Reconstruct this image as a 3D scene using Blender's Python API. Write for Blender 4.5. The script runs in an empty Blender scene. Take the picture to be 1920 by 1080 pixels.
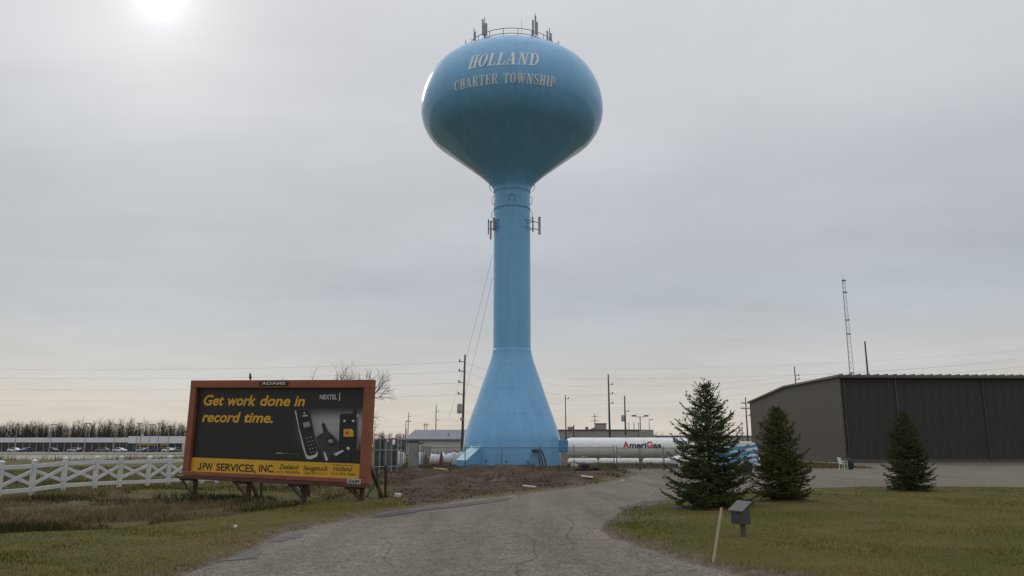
import bpy, bmesh, math, random
import numpy as np
from mathutils import Vector, Matrix

sc = bpy.context.scene
col = sc.collection
R = math.radians
# ------------------------------------------------------------------ camera
EYE = 1.75
FPX = 1456.0                       # focal length in pixels of the 1920 px wide photograph
PITCH = math.atan((838 - 540) / FPX)
cam_d = bpy.data.cameras.new('camera'); cam_d.sensor_width = 36.0; cam_d.lens = 36.0 * FPX / 1920.0
cam_d.clip_start = 0.1; cam_d.clip_end = 6000.0
cam = bpy.data.objects.new('camera', cam_d); col.objects.link(cam)
cam.location = (0, 0, EYE); cam.rotation_euler = (R(90) + PITCH, 0, 0)
sc.camera = cam
# ------------------------------------------------------------------ sky and sun
SUN_AZ, SUN_EL = R(-26.6), R(29.4)            # ahead and to the left, high in the thin cloud
sun_dir = Vector((math.sin(SUN_AZ) * math.cos(SUN_EL), math.cos(SUN_AZ) * math.cos(SUN_EL), math.sin(SUN_EL)))
world = bpy.data.worlds.new('World'); sc.world = world; world.use_nodes = True
wt = world.node_tree; wt.nodes.clear()
def W(t, **k):
    n = wt.nodes.new(t)
    for a, b in k.items(): setattr(n, a, b)
    return n
def ln(a, b): wt.links.new(a, b)
wout = W('ShaderNodeOutputWorld'); wbg = W('ShaderNodeBackground'); ln(wbg.outputs[0], wout.inputs[0])
sky = W('ShaderNodeTexSky', sky_type='NISHITA', sun_disc=False, sun_elevation=SUN_EL, sun_rotation=SUN_AZ)
tc = W('ShaderNodeTexCoord'); sep = W('ShaderNodeSeparateXYZ'); ln(tc.outputs['Generated'], sep.inputs[0])
# cloud noise in a flattened dome so that the banks lie level
zmax = W('ShaderNodeMath', operation='MAXIMUM'); ln(sep.outputs[2], zmax.inputs[0]); zmax.inputs[1].default_value = 0.0
den = W('ShaderNodeMath', operation='ADD'); ln(zmax.outputs[0], den.inputs[0]); den.inputs[1].default_value = 0.10
dx = W('ShaderNodeMath', operation='DIVIDE'); ln(sep.outputs[0], dx.inputs[0]); ln(den.outputs[0], dx.inputs[1])
dy = W('ShaderNodeMath', operation='DIVIDE'); ln(sep.outputs[1], dy.inputs[0]); ln(den.outputs[0], dy.inputs[1])
cmb = W('ShaderNodeCombineXYZ'); ln(dx.outputs[0], cmb.inputs[0]); ln(dy.outputs[0], cmb.inputs[1])
nz = W('ShaderNodeTexNoise'); nz.inputs['Scale'].default_value = 0.7; nz.inputs['Detail'].default_value = 7; nz.inputs['Roughness'].default_value = 0.52
ln(cmb.outputs[0], nz.inputs['Vector'])
# overcast dome: warm at the horizon, grey-blue bank above it, brighter overhead
wob = W('ShaderNodeMath', operation='MULTIPLY_ADD'); ln(nz.outputs[0], wob.inputs[0]); wob.inputs[1].default_value = 0.11; ln(zmax.outputs[0], wob.inputs[2])
wob2 = W('ShaderNodeMath', operation='SUBTRACT'); ln(wob.outputs[0], wob2.inputs[0]); wob2.inputs[1].default_value = 0.055
ramp = W('ShaderNodeValToRGB'); ln(wob2.outputs[0], ramp.inputs[0])
cr = ramp.color_ramp; cr.interpolation = 'EASE'
stops = [(0.0, (.66, .60, .53)), (.05, (.635, .60, .55)), (.105, (.572, .575, .568)), (.18, (.495, .532, .568)), (.29, (.54, .570, .605)),
         (.45, (.632, .652, .685)), (.62, (.722, .738, .768)), (1.0, (1.25, 1.26, 1.28))]
while len(cr.elements) < len(stops): cr.elements.new(0.5)
for e, (p_, c_) in zip(cr.elements, stops): e.position = p_; e.color = (*c_, 1)
tex = W('ShaderNodeMath', operation='MULTIPLY_ADD'); ln(nz.outputs[0], tex.inputs[0]); tex.inputs[1].default_value = 0.46; tex.inputs[2].default_value = 0.76
nz2 = W('ShaderNodeTexNoise'); nz2.inputs['Scale'].default_value = 1.9; nz2.inputs['Detail'].default_value = 6; nz2.inputs['Distortion'].default_value = .6
mp2 = W('ShaderNodeMapping'); mp2.inputs['Rotation'].default_value = (0, 0, R(35)); mp2.inputs['Scale'].default_value = (.45, 1.5, 1); ln(cmb.outputs[0], mp2.inputs[0]); ln(mp2.outputs[0], nz2.inputs['Vector'])
tex1 = tex; tex = W('ShaderNodeMath', operation='MULTIPLY_ADD'); ln(nz2.outputs[0], tex.inputs[0]); tex.inputs[1].default_value = 0.11
tex0 = W('ShaderNodeMath', operation='SUBTRACT'); ln(tex1.outputs[0], tex0.inputs[0]); tex0.inputs[1].default_value = 0.055; ln(tex0.outputs[0], tex.inputs[2])
cl = W('ShaderNodeVectorMath', operation='SCALE'); ln(ramp.outputs[0], cl.inputs[0]); ln(tex.outputs[0], cl.inputs['Scale'])
# glow of the sun through the cloud
dot = W('ShaderNodeVectorMath', operation='DOT_PRODUCT'); ln(tc.outputs['Generated'], dot.inputs[0]); dot.inputs[1].default_value = sun_dir
ac = W('ShaderNodeMath', operation='ARCCOSINE'); ln(dot.outputs['Value'], ac.inputs[0])
def glow(width, amp, power):
    a = W('ShaderNodeMath', operation='DIVIDE'); ln(ac.outputs[0], a.inputs[0]); a.inputs[1].default_value = R(width)
    b = W('ShaderNodeMath', operation='POWER'); ln(a.outputs[0], b.inputs[0]); b.inputs[1].default_value = power
    c = W('ShaderNodeMath', operation='MULTIPLY'); ln(b.outputs[0], c.inputs[0]); c.inputs[1].default_value = -1
    d = W('ShaderNodeMath', operation='EXPONENT'); ln(c.outputs[0], d.inputs[0])
    e = W('ShaderNodeMath', operation='MULTIPLY'); ln(d.outputs[0], e.inputs[0]); e.inputs[1].default_value = amp
    return e
g1 = glow(1.3, 0.45, 1.6); g2 = glow(7.0, 0.16, 1.0)
gn = W('ShaderNodeMath', operation='MULTIPLY_ADD'); ln(nz2.outputs[0], gn.inputs[0]); gn.inputs[1].default_value = 1.3; gn.inputs[2].default_value = .35
g3 = glow(3.2, .18, 1.3); gm1 = W('ShaderNodeMath', operation='ADD'); ln(g2.outputs[0], gm1.inputs[0]); ln(g3.outputs[0], gm1.inputs[1])
gm2 = W('ShaderNodeMath', operation='MULTIPLY'); ln(gm1.outputs[0], gm2.inputs[0]); ln(gn.outputs[0], gm2.inputs[1])
gs = W('ShaderNodeMath', operation='ADD'); ln(g1.outputs[0], gs.inputs[0]); ln(gm2.outputs[0], gs.inputs[1])
gc = W('ShaderNodeVectorMath', operation='SCALE'); gc.inputs[0].default_value = (1.0, .985, .93); ln(gs.outputs[0], gc.inputs['Scale'])
su = W('ShaderNodeVectorMath', operation='ADD'); ln(cl.outputs[0], su.inputs[0]); ln(gc.outputs[0], su.inputs[1])
sks = W('ShaderNodeVectorMath', operation='SCALE'); ln(sky.outputs[0], sks.inputs[0]); sks.inputs['Scale'].default_value = 0.05
mx = W('ShaderNodeMix', data_type='RGBA'); mx.inputs['Factor'].default_value = 0.93
ln(sks.outputs[0], mx.inputs['A']); ln(su.outputs[0], mx.inputs['B'])
ln(mx.outputs['Result'], wbg.inputs[0]); wbg.inputs[1].default_value = 1.0
sun_l = bpy.data.lights.new('sun', 'SUN'); sun_l.energy = 0.5; sun_l.angle = R(10); sun_l.color = (1, .96, .9)
sun = bpy.data.objects.new('sun', sun_l); col.objects.link(sun)
sun.rotation_euler = sun_dir.to_track_quat('Z', 'Y').to_euler(); sun.location = (-20, 30, 60)
sc.view_settings.view_transform = 'Standard'; sc.view_settings.look = 'None'
sc.view_settings.exposure = 0.0; sc.view_settings.gamma = 1.0; sc.view_settings.use_curve_mapping = False

# ------------------------------------------------------------------ helpers
CP, SP = math.cos(PITCH), math.sin(PITCH)
def ray(px, py):
    u = (px - 960) / FPX; v = (540 - py) / FPX
    return Vector((u, CP - v * SP, SP + v * CP))
def at(px, py, Y):                   # the point seen at a pixel at Y metres ahead
    d = ray(px, py); return Vector((0, 0, EYE)) + d * (Y / d.y)
def gr(px, py, z=0.0):               # the ground point seen at a pixel
    d = ray(px, py); t = (z - EYE) / d.z; return (d.x * t, d.y * t)
def zat(py, Y): return at(960, py, Y).z
def xat(px, Y, z=1.0):               # x of a pixel column at depth Y and height z
    return (px - 960) / FPX * (Y * CP + (z - EYE) * SP)

class MB:
    """collects shapes; build() links them as one mesh object"""
    def __init__(s): s.v = []; s.f = []
    def add(s, vs, fs):
        o = len(s.v); s.v += [tuple(v) for v in vs]; s.f += [tuple(i + o for i in f) for f in fs]; return s
    def box(s, c, size, rz=0.0, m=None):
        hx, hy, hz = size[0] / 2, size[1] / 2, size[2] / 2
        ca, sa = math.cos(rz), math.sin(rz); vs = []
        for z in (-hz, hz):
            for x, y in ((-hx, -hy), (hx, -hy), (hx, hy), (-hx, hy)):
                p = Vector((c[0] + x * ca - y * sa, c[1] + x * sa + y * ca, c[2] + z)) if m is None else Vector(c) + m @ Vector((x, y, z))
                vs.append(p)
        return s.add(vs, [(3, 2, 1, 0), (4, 5, 6, 7), (0, 1, 5, 4), (1, 2, 6, 5), (2, 3, 7, 6), (3, 0, 4, 7)])
    def bar(s, a, b, w, h=None, up=(0, 0, 1)):
        a = Vector(a); b = Vector(b); h = h or w; d = (b - a); L = d.length; d.normalize()
        x = d.cross(Vector(up))
        if x.length < 1e-4: x = d.cross(Vector((1, 0, 0)))
        x.normalize(); y = x.cross(d)
        vs = [p + x * (i * w / 2) + y * (j * h / 2) for p in (a, b) for i, j in ((-1, -1), (1, -1), (1, 1), (-1, 1))]
        return s.add(vs, [(0, 1, 2, 3), (7, 6, 5, 4), (0, 4, 5, 1), (1, 5, 6, 2), (2, 6, 7, 3), (3, 7, 4, 0)])
    def tube(s, pts, r, n=8, cap=True):
        pts = [Vector(p) for p in pts]; rs = r if isinstance(r, (list, tuple)) else [r] * len(pts)
        vs = []; ref = None
        for i, p in enumerate(pts):
            d = (pts[min(i + 1, len(pts) - 1)] - pts[max(i - 1, 0)]).normalized()
            if ref is None:
                ref = d.orthogonal().normalized()
            x = (ref - d * ref.dot(d))
            x = x.normalized() if x.length > 1e-5 else d.orthogonal().normalized()
            ref = x; y = d.cross(x)
            for k in range(n):
                a = 2 * math.pi * k / n; vs.append(p + (x * math.cos(a) + y * math.sin(a)) * rs[i])
        fs = []
        for i in range(len(pts) - 1):
            for k in range(n):
                k2 = (k + 1) % n; fs.append((i * n + k, i * n + k2, (i + 1) * n + k2, (i + 1) * n + k))
        if cap: fs.append(tuple(range(n - 1, -1, -1))); o = (len(pts) - 1) * n; fs.append(tuple(range(o, o + n)))
        return s.add(vs, fs)
    def lathe(s, prof, n=32, c=(0, 0, 0), axis='z', cap=True):
        vs = []; fs = []
        for r, z in prof:
            for k in range(n):
                a = 2 * math.pi * k / n
                if axis == 'z': vs.append((c[0] + r * math.cos(a), c[1] + r * math.sin(a), c[2] + z))
                elif axis == 'x': vs.append((c[0] + z, c[1] + r * math.cos(a), c[2] + r * math.sin(a)))
                else: vs.append((c[0] + r * math.sin(a), c[1] + z, c[2] + r * math.cos(a)))
        for i in range(len(prof) - 1):
            for k in range(n):
                k2 = (k + 1) % n; fs.append((i * n + k, i * n + k2, (i + 1) * n + k2, (i + 1) * n + k))
        if cap:
            fs.append(tuple(range(n - 1, -1, -1))); o = (len(prof) - 1) * n; fs.append(tuple(range(o, o + n)))
        return s.add(vs, fs)
    def prism(s, poly, d0, d1, axis='y'):      # polygon in the (a, b) plane pushed along axis
        n = len(poly)
        def pt(a, b, d): return (a, d, b) if axis == 'y' else ((d, a, b) if axis == 'x' else (a, b, d))
        vs = [pt(a, b, d0) for a, b in poly] + [pt(a, b, d1) for a, b in poly]
        fs = [tuple(range(n)), tuple(range(2 * n - 1, n - 1, -1))] + [(i, i + n, (i + 1) % n + n, (i + 1) % n) for i in range(n)]
        return s.add(vs, fs)
    def build(s, name, m, parent=None, smooth=False, bevel=0.0, segs=2):
        me = bpy.data.meshes.new(name); me.from_pydata(s.v, [], s.f); me.update()
        if bevel > 0:
            b = bmesh.new(); b.from_mesh(me)
            bmesh.ops.recalc_face_normals(b, faces=b.faces)
            bmesh.ops.bevel(b, geom=[e for e in b.edges if e.is_manifold and e.calc_face_angle(0) > 0.5], offset=bevel, segments=segs, affect='EDGES', profile=0.5, clamp_overlap=True)
            b.to_mesh(me); b.free()
        else:
            b = bmesh.new(); b.from_mesh(me); bmesh.ops.recalc_face_normals(b, faces=b.faces); b.to_mesh(me); b.free()
        if smooth:
            me.polygons.foreach_set('use_smooth', [True] * len(me.polygons))
            if smooth != 'all': me.set_sharp_from_angle(angle=R(38))
        o = bpy.data.objects.new(name, me); col.objects.link(o)
        if m: me.materials.append(m)
        if parent: o.parent = parent
        return o

def np_mesh(name, V, F, m, parent=None, colors=None, attrs=None, smooth=False):
    V = np.asarray(V, np.float32); F = np.asarray(F, np.int32); k = F.shape[1]
    me = bpy.data.meshes.new(name)
    me.vertices.add(len(V)); me.vertices.foreach_set('co', V.ravel())
    me.loops.add(F.size); me.loops.foreach_set('vertex_index', F.ravel())
    me.polygons.add(len(F)); me.polygons.foreach_set('loop_start', np.arange(0, F.size, k, dtype=np.int32))
    try: me.polygons.foreach_set('loop_total', np.full(len(F), k, np.int32))
    except Exception: pass
    if colors is not None:
        a = me.color_attributes.new('tint', 'FLOAT_COLOR', 'POINT')
        c4 = np.ones((len(V), 4), np.float32); c4[:, :3] = colors; a.data.foreach_set('color', c4.ravel())
    for an, av in (attrs or {}).items():
        a = me.attributes.new(an, 'FLOAT', 'POINT'); a.data.foreach_set('value', np.asarray(av, np.float32))
    me.update(calc_edges=True); me.validate()
    if smooth: me.polygons.foreach_set('use_smooth', [True] * len(me.polygons))
    o = bpy.data.objects.new(name, me); col.objects.link(o)
    if m: me.materials.append(m)
    if parent: o.parent = parent
    return o

def tag(o, label=None, cat=None, group=None, kind=None):
    if label: o['label'] = label
    if cat: o['category'] = cat
    if group: o['group'] = group
    if kind: o['kind'] = kind
    return o
def thing(name, label, cat, loc=(0, 0, 0), rz=0.0, group=None):
    o = bpy.data.objects.new(name, None); col.objects.link(o); o.empty_display_size = 0.3
    o.location = loc; o.rotation_euler = (0, 0, rz)
    return tag(o, label, cat, group)
def copy_tree(o, parent=None):
    c = o.copy(); col.objects.link(c); c.parent = parent
    for ch in list(o.children): copy_tree(ch, c)
    return c

# ------------------------------------------------------------------ materials
def mat(name, c, rough=0.7, var=0.0, scale=3.0, bump=0.0, bscale=40.0, metal=0.0, spec=0.5, stretch=None, c2=None, detail=5, coat=0.0):
    m = bpy.data.materials.new(name); m.use_nodes = True; t = m.node_tree; b = t.nodes['Principled BSDF']
    b.inputs['Base Color'].default_value = (*c, 1); b.inputs['Roughness'].default_value = rough
    b.inputs['Metallic'].default_value = metal; b.inputs['Specular IOR Level'].default_value = spec
    if coat: b.inputs['Coat Weight'].default_value = coat; b.inputs['Coat Roughness'].default_value = 0.15
    co = t.nodes.new('ShaderNodeTexCoord'); vec = co.outputs['Object']
    if stretch:
        mp = t.nodes.new('ShaderNodeMapping'); mp.inputs['Scale'].default_value = stretch; t.links.new(vec, mp.inputs[0]); vec = mp.outputs[0]
    if var > 0 or c2:
        n = t.nodes.new('ShaderNodeTexNoise'); n.inputs['Scale'].default_value = scale; n.inputs['Detail'].default_value = detail
        t.links.new(vec, n.inputs['Vector'])
        r = t.nodes.new('ShaderNodeValToRGB'); r.color_ramp.elements[0].position = 0.32; r.color_ramp.elements[1].position = 0.68
        lo = tuple(max(0, x * (1 - var)) for x in c); hi = c2 if c2 else tuple(min(1, x * (1 + var)) for x in c)
        r.color_ramp.elements[0].color = (*lo, 1); r.color_ramp.elements[1].color = (*hi, 1)
        t.links.new(n.outputs[0], r.inputs[0]); t.links.new(r.outputs[0], b.inputs['Base Color'])
    if bump > 0:
        n2 = t.nodes.new('ShaderNodeTexNoise'); n2.inputs['Scale'].default_value = bscale; n2.inputs['Detail'].default_value = 4
        t.links.new(vec, n2.inputs['Vector'])
        bp = t.nodes.new('ShaderNodeBump'); bp.inputs['Strength'].default_value = bump; bp.inputs['Distance'].default_value = 0.02
        t.links.new(n2.outputs[0], bp.inputs['Height']); t.links.new(bp.outputs[0], b.inputs['Normal'])
    return m
def tint_mat(name, rough=0.8, spec=0.2, trans=0.0):
    m = bpy.data.materials.new(name); m.use_nodes = True; t = m.node_tree; b = t.nodes['Principled BSDF']
    a = t.nodes.new('ShaderNodeAttribute'); a.attribute_name = 'tint'; t.links.new(a.outputs['Color'], b.inputs['Base Color'])
    b.inputs['Roughness'].default_value = rough; b.inputs['Specular IOR Level'].default_value = spec
    return m
M = {}
M['galv'] = mat('galvanised_steel', (.30, .31, .31), .5, .2, 6, metal=.5)
M['wire'] = mat('fence_wire', (.16, .17, .17), .5, .1, 5, metal=.4)
M['darkmetal'] = mat('dark_metal', (.045, .045, .048), .5, .25, 6)
M['black'] = mat('black_rubber', (.018, .018, .019), .65, .3, 8)
M['polewood'] = mat('weathered_pole_wood', (.095, .082, .068), .85, .3, 4, bump=.3, stretch=(6, 6, .6))
M['cable'] = mat('overhead_cable', (.15, .15, .155), .6)
M['white'] = mat('white_paint', (.74, .75, .76), .45, .06, 2.0)
M['vinyl'] = mat('white_vinyl_board', (.56, .565, .575), .4, .08, 3)
M['tankwhite'] = mat('tank_white_paint', (.78, .78, .78), .35, .07, 1.2)
M['concrete'] = mat('concrete', (.30, .285, .26), .85, .2, 3, bump=.2)
M['red'] = mat('red_print', (.50, .03, .035), .5)
M['navy'] = mat('navy_print', (.025, .03, .075), .5)
M['glass'] = mat('dark_glass', (.02, .025, .03), .08, spec=.6)

# ------------------------------------------------------------------ terrain
def smooth(a, b, x):
    t = np.clip((x - a) / (b - a), 0, 1); return t * t * (3 - 2 * t)
_rng = np.random.default_rng(5)
_W = [(_rng.normal(size=2), _rng.uniform(0, 6.28)) for _ in range(40)]
def fbm(x, y, s, o=4, k0=0):
    out = np.zeros_like(np.asarray(x, float)); amp = 1.0; tot = 0
    for i in range(o):
        a = np.zeros_like(out)
        for j in range(5):
            (w, ph) = _W[(k0 + i * 5 + j) % 40]; n = w / np.linalg.norm(w) * (.7 + .12 * j)
            a += np.sin((x * n[0] + y * n[1]) * s * 2.0 ** i + ph * (i + 1))
        out += amp * a / 2.5; tot += amp; amp *= .55
    return out / tot
def sdist(poly, X, Y):
    """signed distance to a polygon, negative inside"""
    P = np.array(poly, float); Q = np.roll(P, -1, 0); d = np.full(X.shape, 1e9); ins = np.zeros(X.shape, bool)
    for (ax, ay), (bx, by) in zip(P, Q):
        ex, ey = bx - ax, by - ay; t = np.clip(((X - ax) * ex + (Y - ay) * ey) / (ex * ex + ey * ey + 1e-12), 0, 1)
        d = np.minimum(d, np.hypot(X - ax - t * ex, Y - ay - t * ey))
        c = ((ay > Y) != (by > Y)) & (X < (bx - ax) * (Y - ay) / (by - ay + 1e-12) + ax); ins ^= c
    return np.where(ins, -d, d)
ROAD = [(-4.6, -30), (-4.55, 6)] + [gr(*p) for p in [(365, 1080), (450, 1045), (545, 1003), (640, 978), (740, 959), (850, 942), (960, 929),
        (1060, 917), (1130, 907), (1180, 897), (1198, 889), (1188, 884), (1160, 880.5)]] + [(8.6, 64), (30, 64.5), (33.8, 84), (120, 84), (120, -30)]
ISLE = [gr(*p) for p in [(1265, 937), (1200, 949), (1145, 963), (1126, 978), (1133, 995), (1165, 1015), (1230, 1040), (1300, 1062), (1385, 1084)]] \
       + [(8, 7.6), (70, 5.0), (70, 33)] + [gr(*p) for p in [(1920, 914), (1680, 913), (1600, 913), (1500, 918), (1400, 925), (1330, 930)]]
DIRT = [gr(*p) for p in [(690, 884), (700, 925), (770, 948), (850, 938), (960, 925), (1060, 914), (1130, 904), (1180, 894), (1192, 887), (1165, 880), (1050, 876), (900, 873), (740, 878)]]
WEED = [gr(*p) for p in [(-260, 1012), (0, 1000), (240, 988), (330, 977), (450, 964), (540, 952), (620, 941), (590, 929), (430, 921), (240, 923), (0, 927), (-260, 935)]]
def road_d(X, Y):
    return np.maximum(sdist(ROAD, X, Y), -sdist(ISLE, X, Y)) + .14 * fbm(X, Y, 1.3, 3) + .07 * fbm(X, Y, 5.5, 2, 9)
MOUNDS = [(gr(925, 893), .62, 2.6, 1.3), (gr(1010, 903), .42, 2.6, 1.0), (gr(1090, 902), .28, 2.2, .9), (gr(820, 915), .34, 1.6, .8), (gr(760, 905), .3, 2.2, 1.2),
          (gr(850, 900), .3, 2.0, 1.0), (gr(740, 890), .35, 2.6, 1.5), (gr(1150, 899), .16, 1.6, .7), (gr(690, 905), .2, 2, 1.2), (gr(960, 880), .22, 6, 1.6), (gr(880, 882), .2, 5, 1.4)]
def height(X, Y, rd=None):
    rd = road_d(X, Y) if rd is None else rd
    h = -.03 + .075 * smooth(-.12, .4, rd)
    off = smooth(.2, 1.6, rd) * (1 - smooth(70, 110, Y))
    h = h + off * (.035 * fbm(X, Y, .8, 3, 3) + .05 * fbm(X, Y, .22, 2, 7))
    dm = smooth(.2, -1.2, sdist(DIRT, X, Y)) * smooth(.1, 1.2, rd)
    h = h + dm * (.10 * fbm(X, Y, 1.7, 4, 11) + .06 * np.abs(fbm(X * .35, Y, 2.6, 3, 15)) + .04)
    for (mx_, my_), a, sx, sy in MOUNDS:
        h = h + smooth(.0, .9, rd) * .9 * a * np.exp(-((X - mx_) / sx) ** 2 - ((Y - my_) / sy) ** 2) * (1 + .35 * fbm(X, Y, 2.6, 3, 17))
    wd = smooth(.4, -1.0, sdist(WEED, X, Y)); h = h - .12 * wd
    isl = smooth(0, -4, sdist(ISLE, X, Y)); h = h + .10 * isl
    h = h - .6 * smooth(80, 90, Y) * (1 - smooth(116, 128, Y)) * smooth(3.5, 6.5, X) * (1 - smooth(28, 33, X))
    return h
def hz(x, y): return float(height(np.array([x], float), np.array([y], float))[0])
gx = np.concatenate([[-3000, -1200, -600, -300, -160, -100, -70, -52], np.arange(-42, -14, .5), np.arange(-14, 14, .22), np.arange(14, 44, .5), [52, 70, 100, 160, 300, 600, 1200, 3000]])
gy = np.concatenate([[-600, -150, -40, -12, -2, 3], np.arange(5, 28, .22), np.arange(28, 66, .22), np.arange(67, 130, 2.5), [132, 160, 200, 260, 340, 500, 800, 1500, 4000]])
GX, GY = np.meshgrid(gx, gy); rdg = road_d(GX, GY); GZ = height(GX, GY, rdg)
far = smooth(900, 3000, np.hypot(GX, GY)); GZ = GZ - far * 3
V = np.stack([GX, GY, GZ], -1).reshape(-1, 3); ny, nx = GX.shape
I = np.arange(nx * ny).reshape(ny, nx)
F = np.stack([I[:-1, :-1], I[:-1, 1:], I[1:, 1:], I[1:, :-1]], -1).reshape(-1, 4)
dirt_m = smooth(.5, -.8, sdist(DIRT, GX, GY) + .5 * fbm(GX, GY, 1.1, 3, 2))
edge_m = 1 - smooth(.1, .75, rdg + .25 * fbm(GX, GY, 1.7, 3, 8))
weed_m = smooth(.9, -.9, sdist(WEED, GX, GY) + .8 - 1.2 * fbm(GX, GY, 1.3, 3, 25))
gm = bpy.data.materials.new('ground'); gm.use_nodes = True; t = gm.node_tree; B = t.nodes['Principled BSDF']; B.inputs['Roughness'].default_value = .95; B.inputs['Specular IOR Level'].default_value = .15
def N(t, ty, **k):
    n = t.nodes.new(ty)
    for a, b in k.items(): setattr(n, a, b)
    return n
def noise(t, vec, s, d=5, r=.55):
    n = N(t, 'ShaderNodeTexNoise'); n.inputs['Scale'].default_value = s; n.inputs['Detail'].default_value = d; n.inputs['Roughness'].default_value = r
    t.links.new(vec, n.inputs['Vector']); return n.outputs[0]
def rampn(t, fac, stops):
    r = N(t, 'ShaderNodeValToRGB'); e = r.color_ramp.elements
    while len(e) < len(stops): e.new(.5)
    for q, (p_, c_) in zip(e, stops): q.position = p_; q.color = (*c_, 1)
    t.links.new(fac, r.inputs[0]); return r.outputs[0]
def mixc(t, f, a, b):
    m = N(t, 'ShaderNodeMix', data_type='RGBA')
    if isinstance(f, float): m.inputs['Factor'].default_value = f
    else: t.links.new(f, m.inputs['Factor'])
    t.links.new(a, m.inputs['A']); t.links.new(b, m.inputs['B']); return m.outputs['Result']
pos = N(t, 'ShaderNodeNewGeometry').outputs['Position']
grass_c = rampn(t, noise(t, pos, .45, 6, .65), [(.30, (.058, .070, .010)), (.46, (.084, .084, .014)), (.58, (.125, .105, .030)), (.72, (.17, .138, .055))])
fine = rampn(t, noise(t, pos, 22, 4), [(.3, (.045, .042, .010)), (.7, (.14, .118, .042))])
grass_c = mixc(t, .45, grass_c, fine)
dirt_c = rampn(t, noise(t, pos, .8, 9, .72), [(.30, (.036, .025, .017)), (.48, (.070, .051, .036)), (.62, (.105, .080, .058)), (.75, (.16, .135, .105))])
edge_c = rampn(t, noise(t, pos, 4, 7, .7), [(.32, (.085, .066, .048)), (.55, (.15, .122, .092)), (.75, (.21, .18, .145))])
weed_c = rampn(t, noise(t, pos, 1.2, 6), [(.35, (.05, .046, .020)), (.65, (.12, .096, .05))])
for an, cc in (('weeds', weed_c), ('dirt', dirt_c), ('verge', edge_c)):
    a = N(t, 'ShaderNodeAttribute'); a.attribute_name = an; grass_c = mixc(t, a.outputs['Fac'], grass_c, cc)
t.links.new(grass_c, B.inputs['Base Color'])
bp = N(t, 'ShaderNodeBump'); bp.inputs['Strength'].default_value = .9; bp.inputs['Distance'].default_value = .06
t.links.new(noise(t, pos, 9, 8, .7), bp.inputs['Height']); t.links.new(bp.outputs[0], B.inputs['Normal'])
ground = np_mesh('ground', V, F, gm, attrs={'dirt': dirt_m.ravel(), 'verge': edge_m.ravel(), 'weeds': weed_m.ravel()}, smooth=True)
tag(ground, 'dull spring ground of worn grass and churned brown dirt', kind='structure')

# asphalt: the same kind of sheet, only where the road lies
am = bpy.data.materials.new('old_asphalt'); am.use_nodes = True; t = am.node_tree; B = t.nodes['Principled BSDF']; B.inputs['Roughness'].default_value = .88; B.inputs['Specular IOR Level'].default_value = .25
pos = N(t, 'ShaderNodeNewGeometry').outputs['Position']
base = rampn(t, noise(t, pos, .35, 6, .6), [(.3, (.116, .099, .076)), (.5, (.146, .124, .096)), (.7, (.176, .150, .116))])
vo = N(t, 'ShaderNodeTexVoronoi'); vo.inputs['Scale'].default_value = 26; t.links.new(pos, vo.inputs['Vector'])
agg = rampn(t, vo.outputs['Color'], [(.15, (.055, .048, .040)), (.5, (.146, .126, .101)), (.85, (.31, .27, .22))])
base = mixc(t, .5, base, agg)
mp = N(t, 'ShaderNodeMapping'); mp.inputs['Scale'].default_value = (1.1, .10, 1); mp.inputs['Rotation'].default_value = (0, 0, R(-8)); t.links.new(pos, mp.inputs[0])
streak = rampn(t, noise(t, mp.outputs[0], 1.0, 5), [(.35, (.80, .79, .78)), (.65, (1.12, 1.12, 1.12))])
mott = rampn(t, noise(t, pos, 2.6, 7, .7), [(.34, (.74, .73, .72)), (.52, (1, 1, 1)), (.68, (1.2, 1.2, 1.19))])
m0 = N(t, 'ShaderNodeMix', data_type='RGBA', blend_type='MULTIPLY'); m0.inputs['Factor'].default_value = .75; t.links.new(base, m0.inputs['A']); t.links.new(mott, m0.inputs['B']); base = m0.outputs['Result']
mm = N(t, 'ShaderNodeMix', data_type='RGBA', blend_type='MULTIPLY'); mm.inputs['Factor'].default_value = 1.0
t.links.new(base, mm.inputs['A']); t.links.new(streak, mm.inputs['B'])
t.links.new(mm.outputs['Result'], B.inputs['Base Color'])
bp = N(t, 'ShaderNodeBump'); bp.inputs['Strength'].default_value = .6; bp.inputs['Distance'].default_value = .01
t.links.new(vo.outputs['Distance'], bp.inputs['Height']); t.links.new(bp.outputs[0], B.inputs['Normal'])
ax_ = np.concatenate([np.arange(-6, 12, .3), np.arange(12, 122, 2.0)]); ay_ = np.concatenate([np.arange(-30, 6, 2.0), np.arange(6, 30, .3), np.arange(30, 90, 1.0)])
AX, AY = np.meshgrid(ax_, ay_); ad = road_d(AX, AY)
ny, nx = AX.shape; I = np.arange(nx * ny).reshape(ny, nx)
AF = np.stack([I[:-1, :-1], I[:-1, 1:], I[1:, 1:], I[1:, :-1]], -1).reshape(-1, 4)
keep = ad.ravel()[AF].min(1) < .45; AF = AF[keep]
AV = np.stack([AX, AY, .006 * fbm(AX, AY, .5, 2)], -1).reshape(-1, 3)
used, inv = np.unique(AF, return_inverse=True)
road = np_mesh('road', AV[used], inv.reshape(-1, 4), am, smooth=True)
tag(road, 'cracked grey asphalt drive curving towards the yard gate', kind='structure')
tar = mat('tar_patch', (.058, .051, .046), .75, .3, 3, bump=.5, bscale=60)
crackm = mat('road_crack', (.062, .055, .048), .95, .4, 5)
def ragged(poly, z, m, name, seed, amp):
    rn = random.Random(seed); P = []
    for i in range(len(poly)):
        a = poly[i]; b = poly[(i + 1) % len(poly)]
        for k in range(6):
            f = k / 6; P.append((a[0] + (b[0] - a[0]) * f + rn.uniform(-amp, amp), a[1] + (b[1] - a[1]) * f + rn.uniform(-amp, amp)))
    return MB().add([(x, y, z) for x, y in P], [tuple(range(len(P)))]).build(name, m, road)
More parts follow.
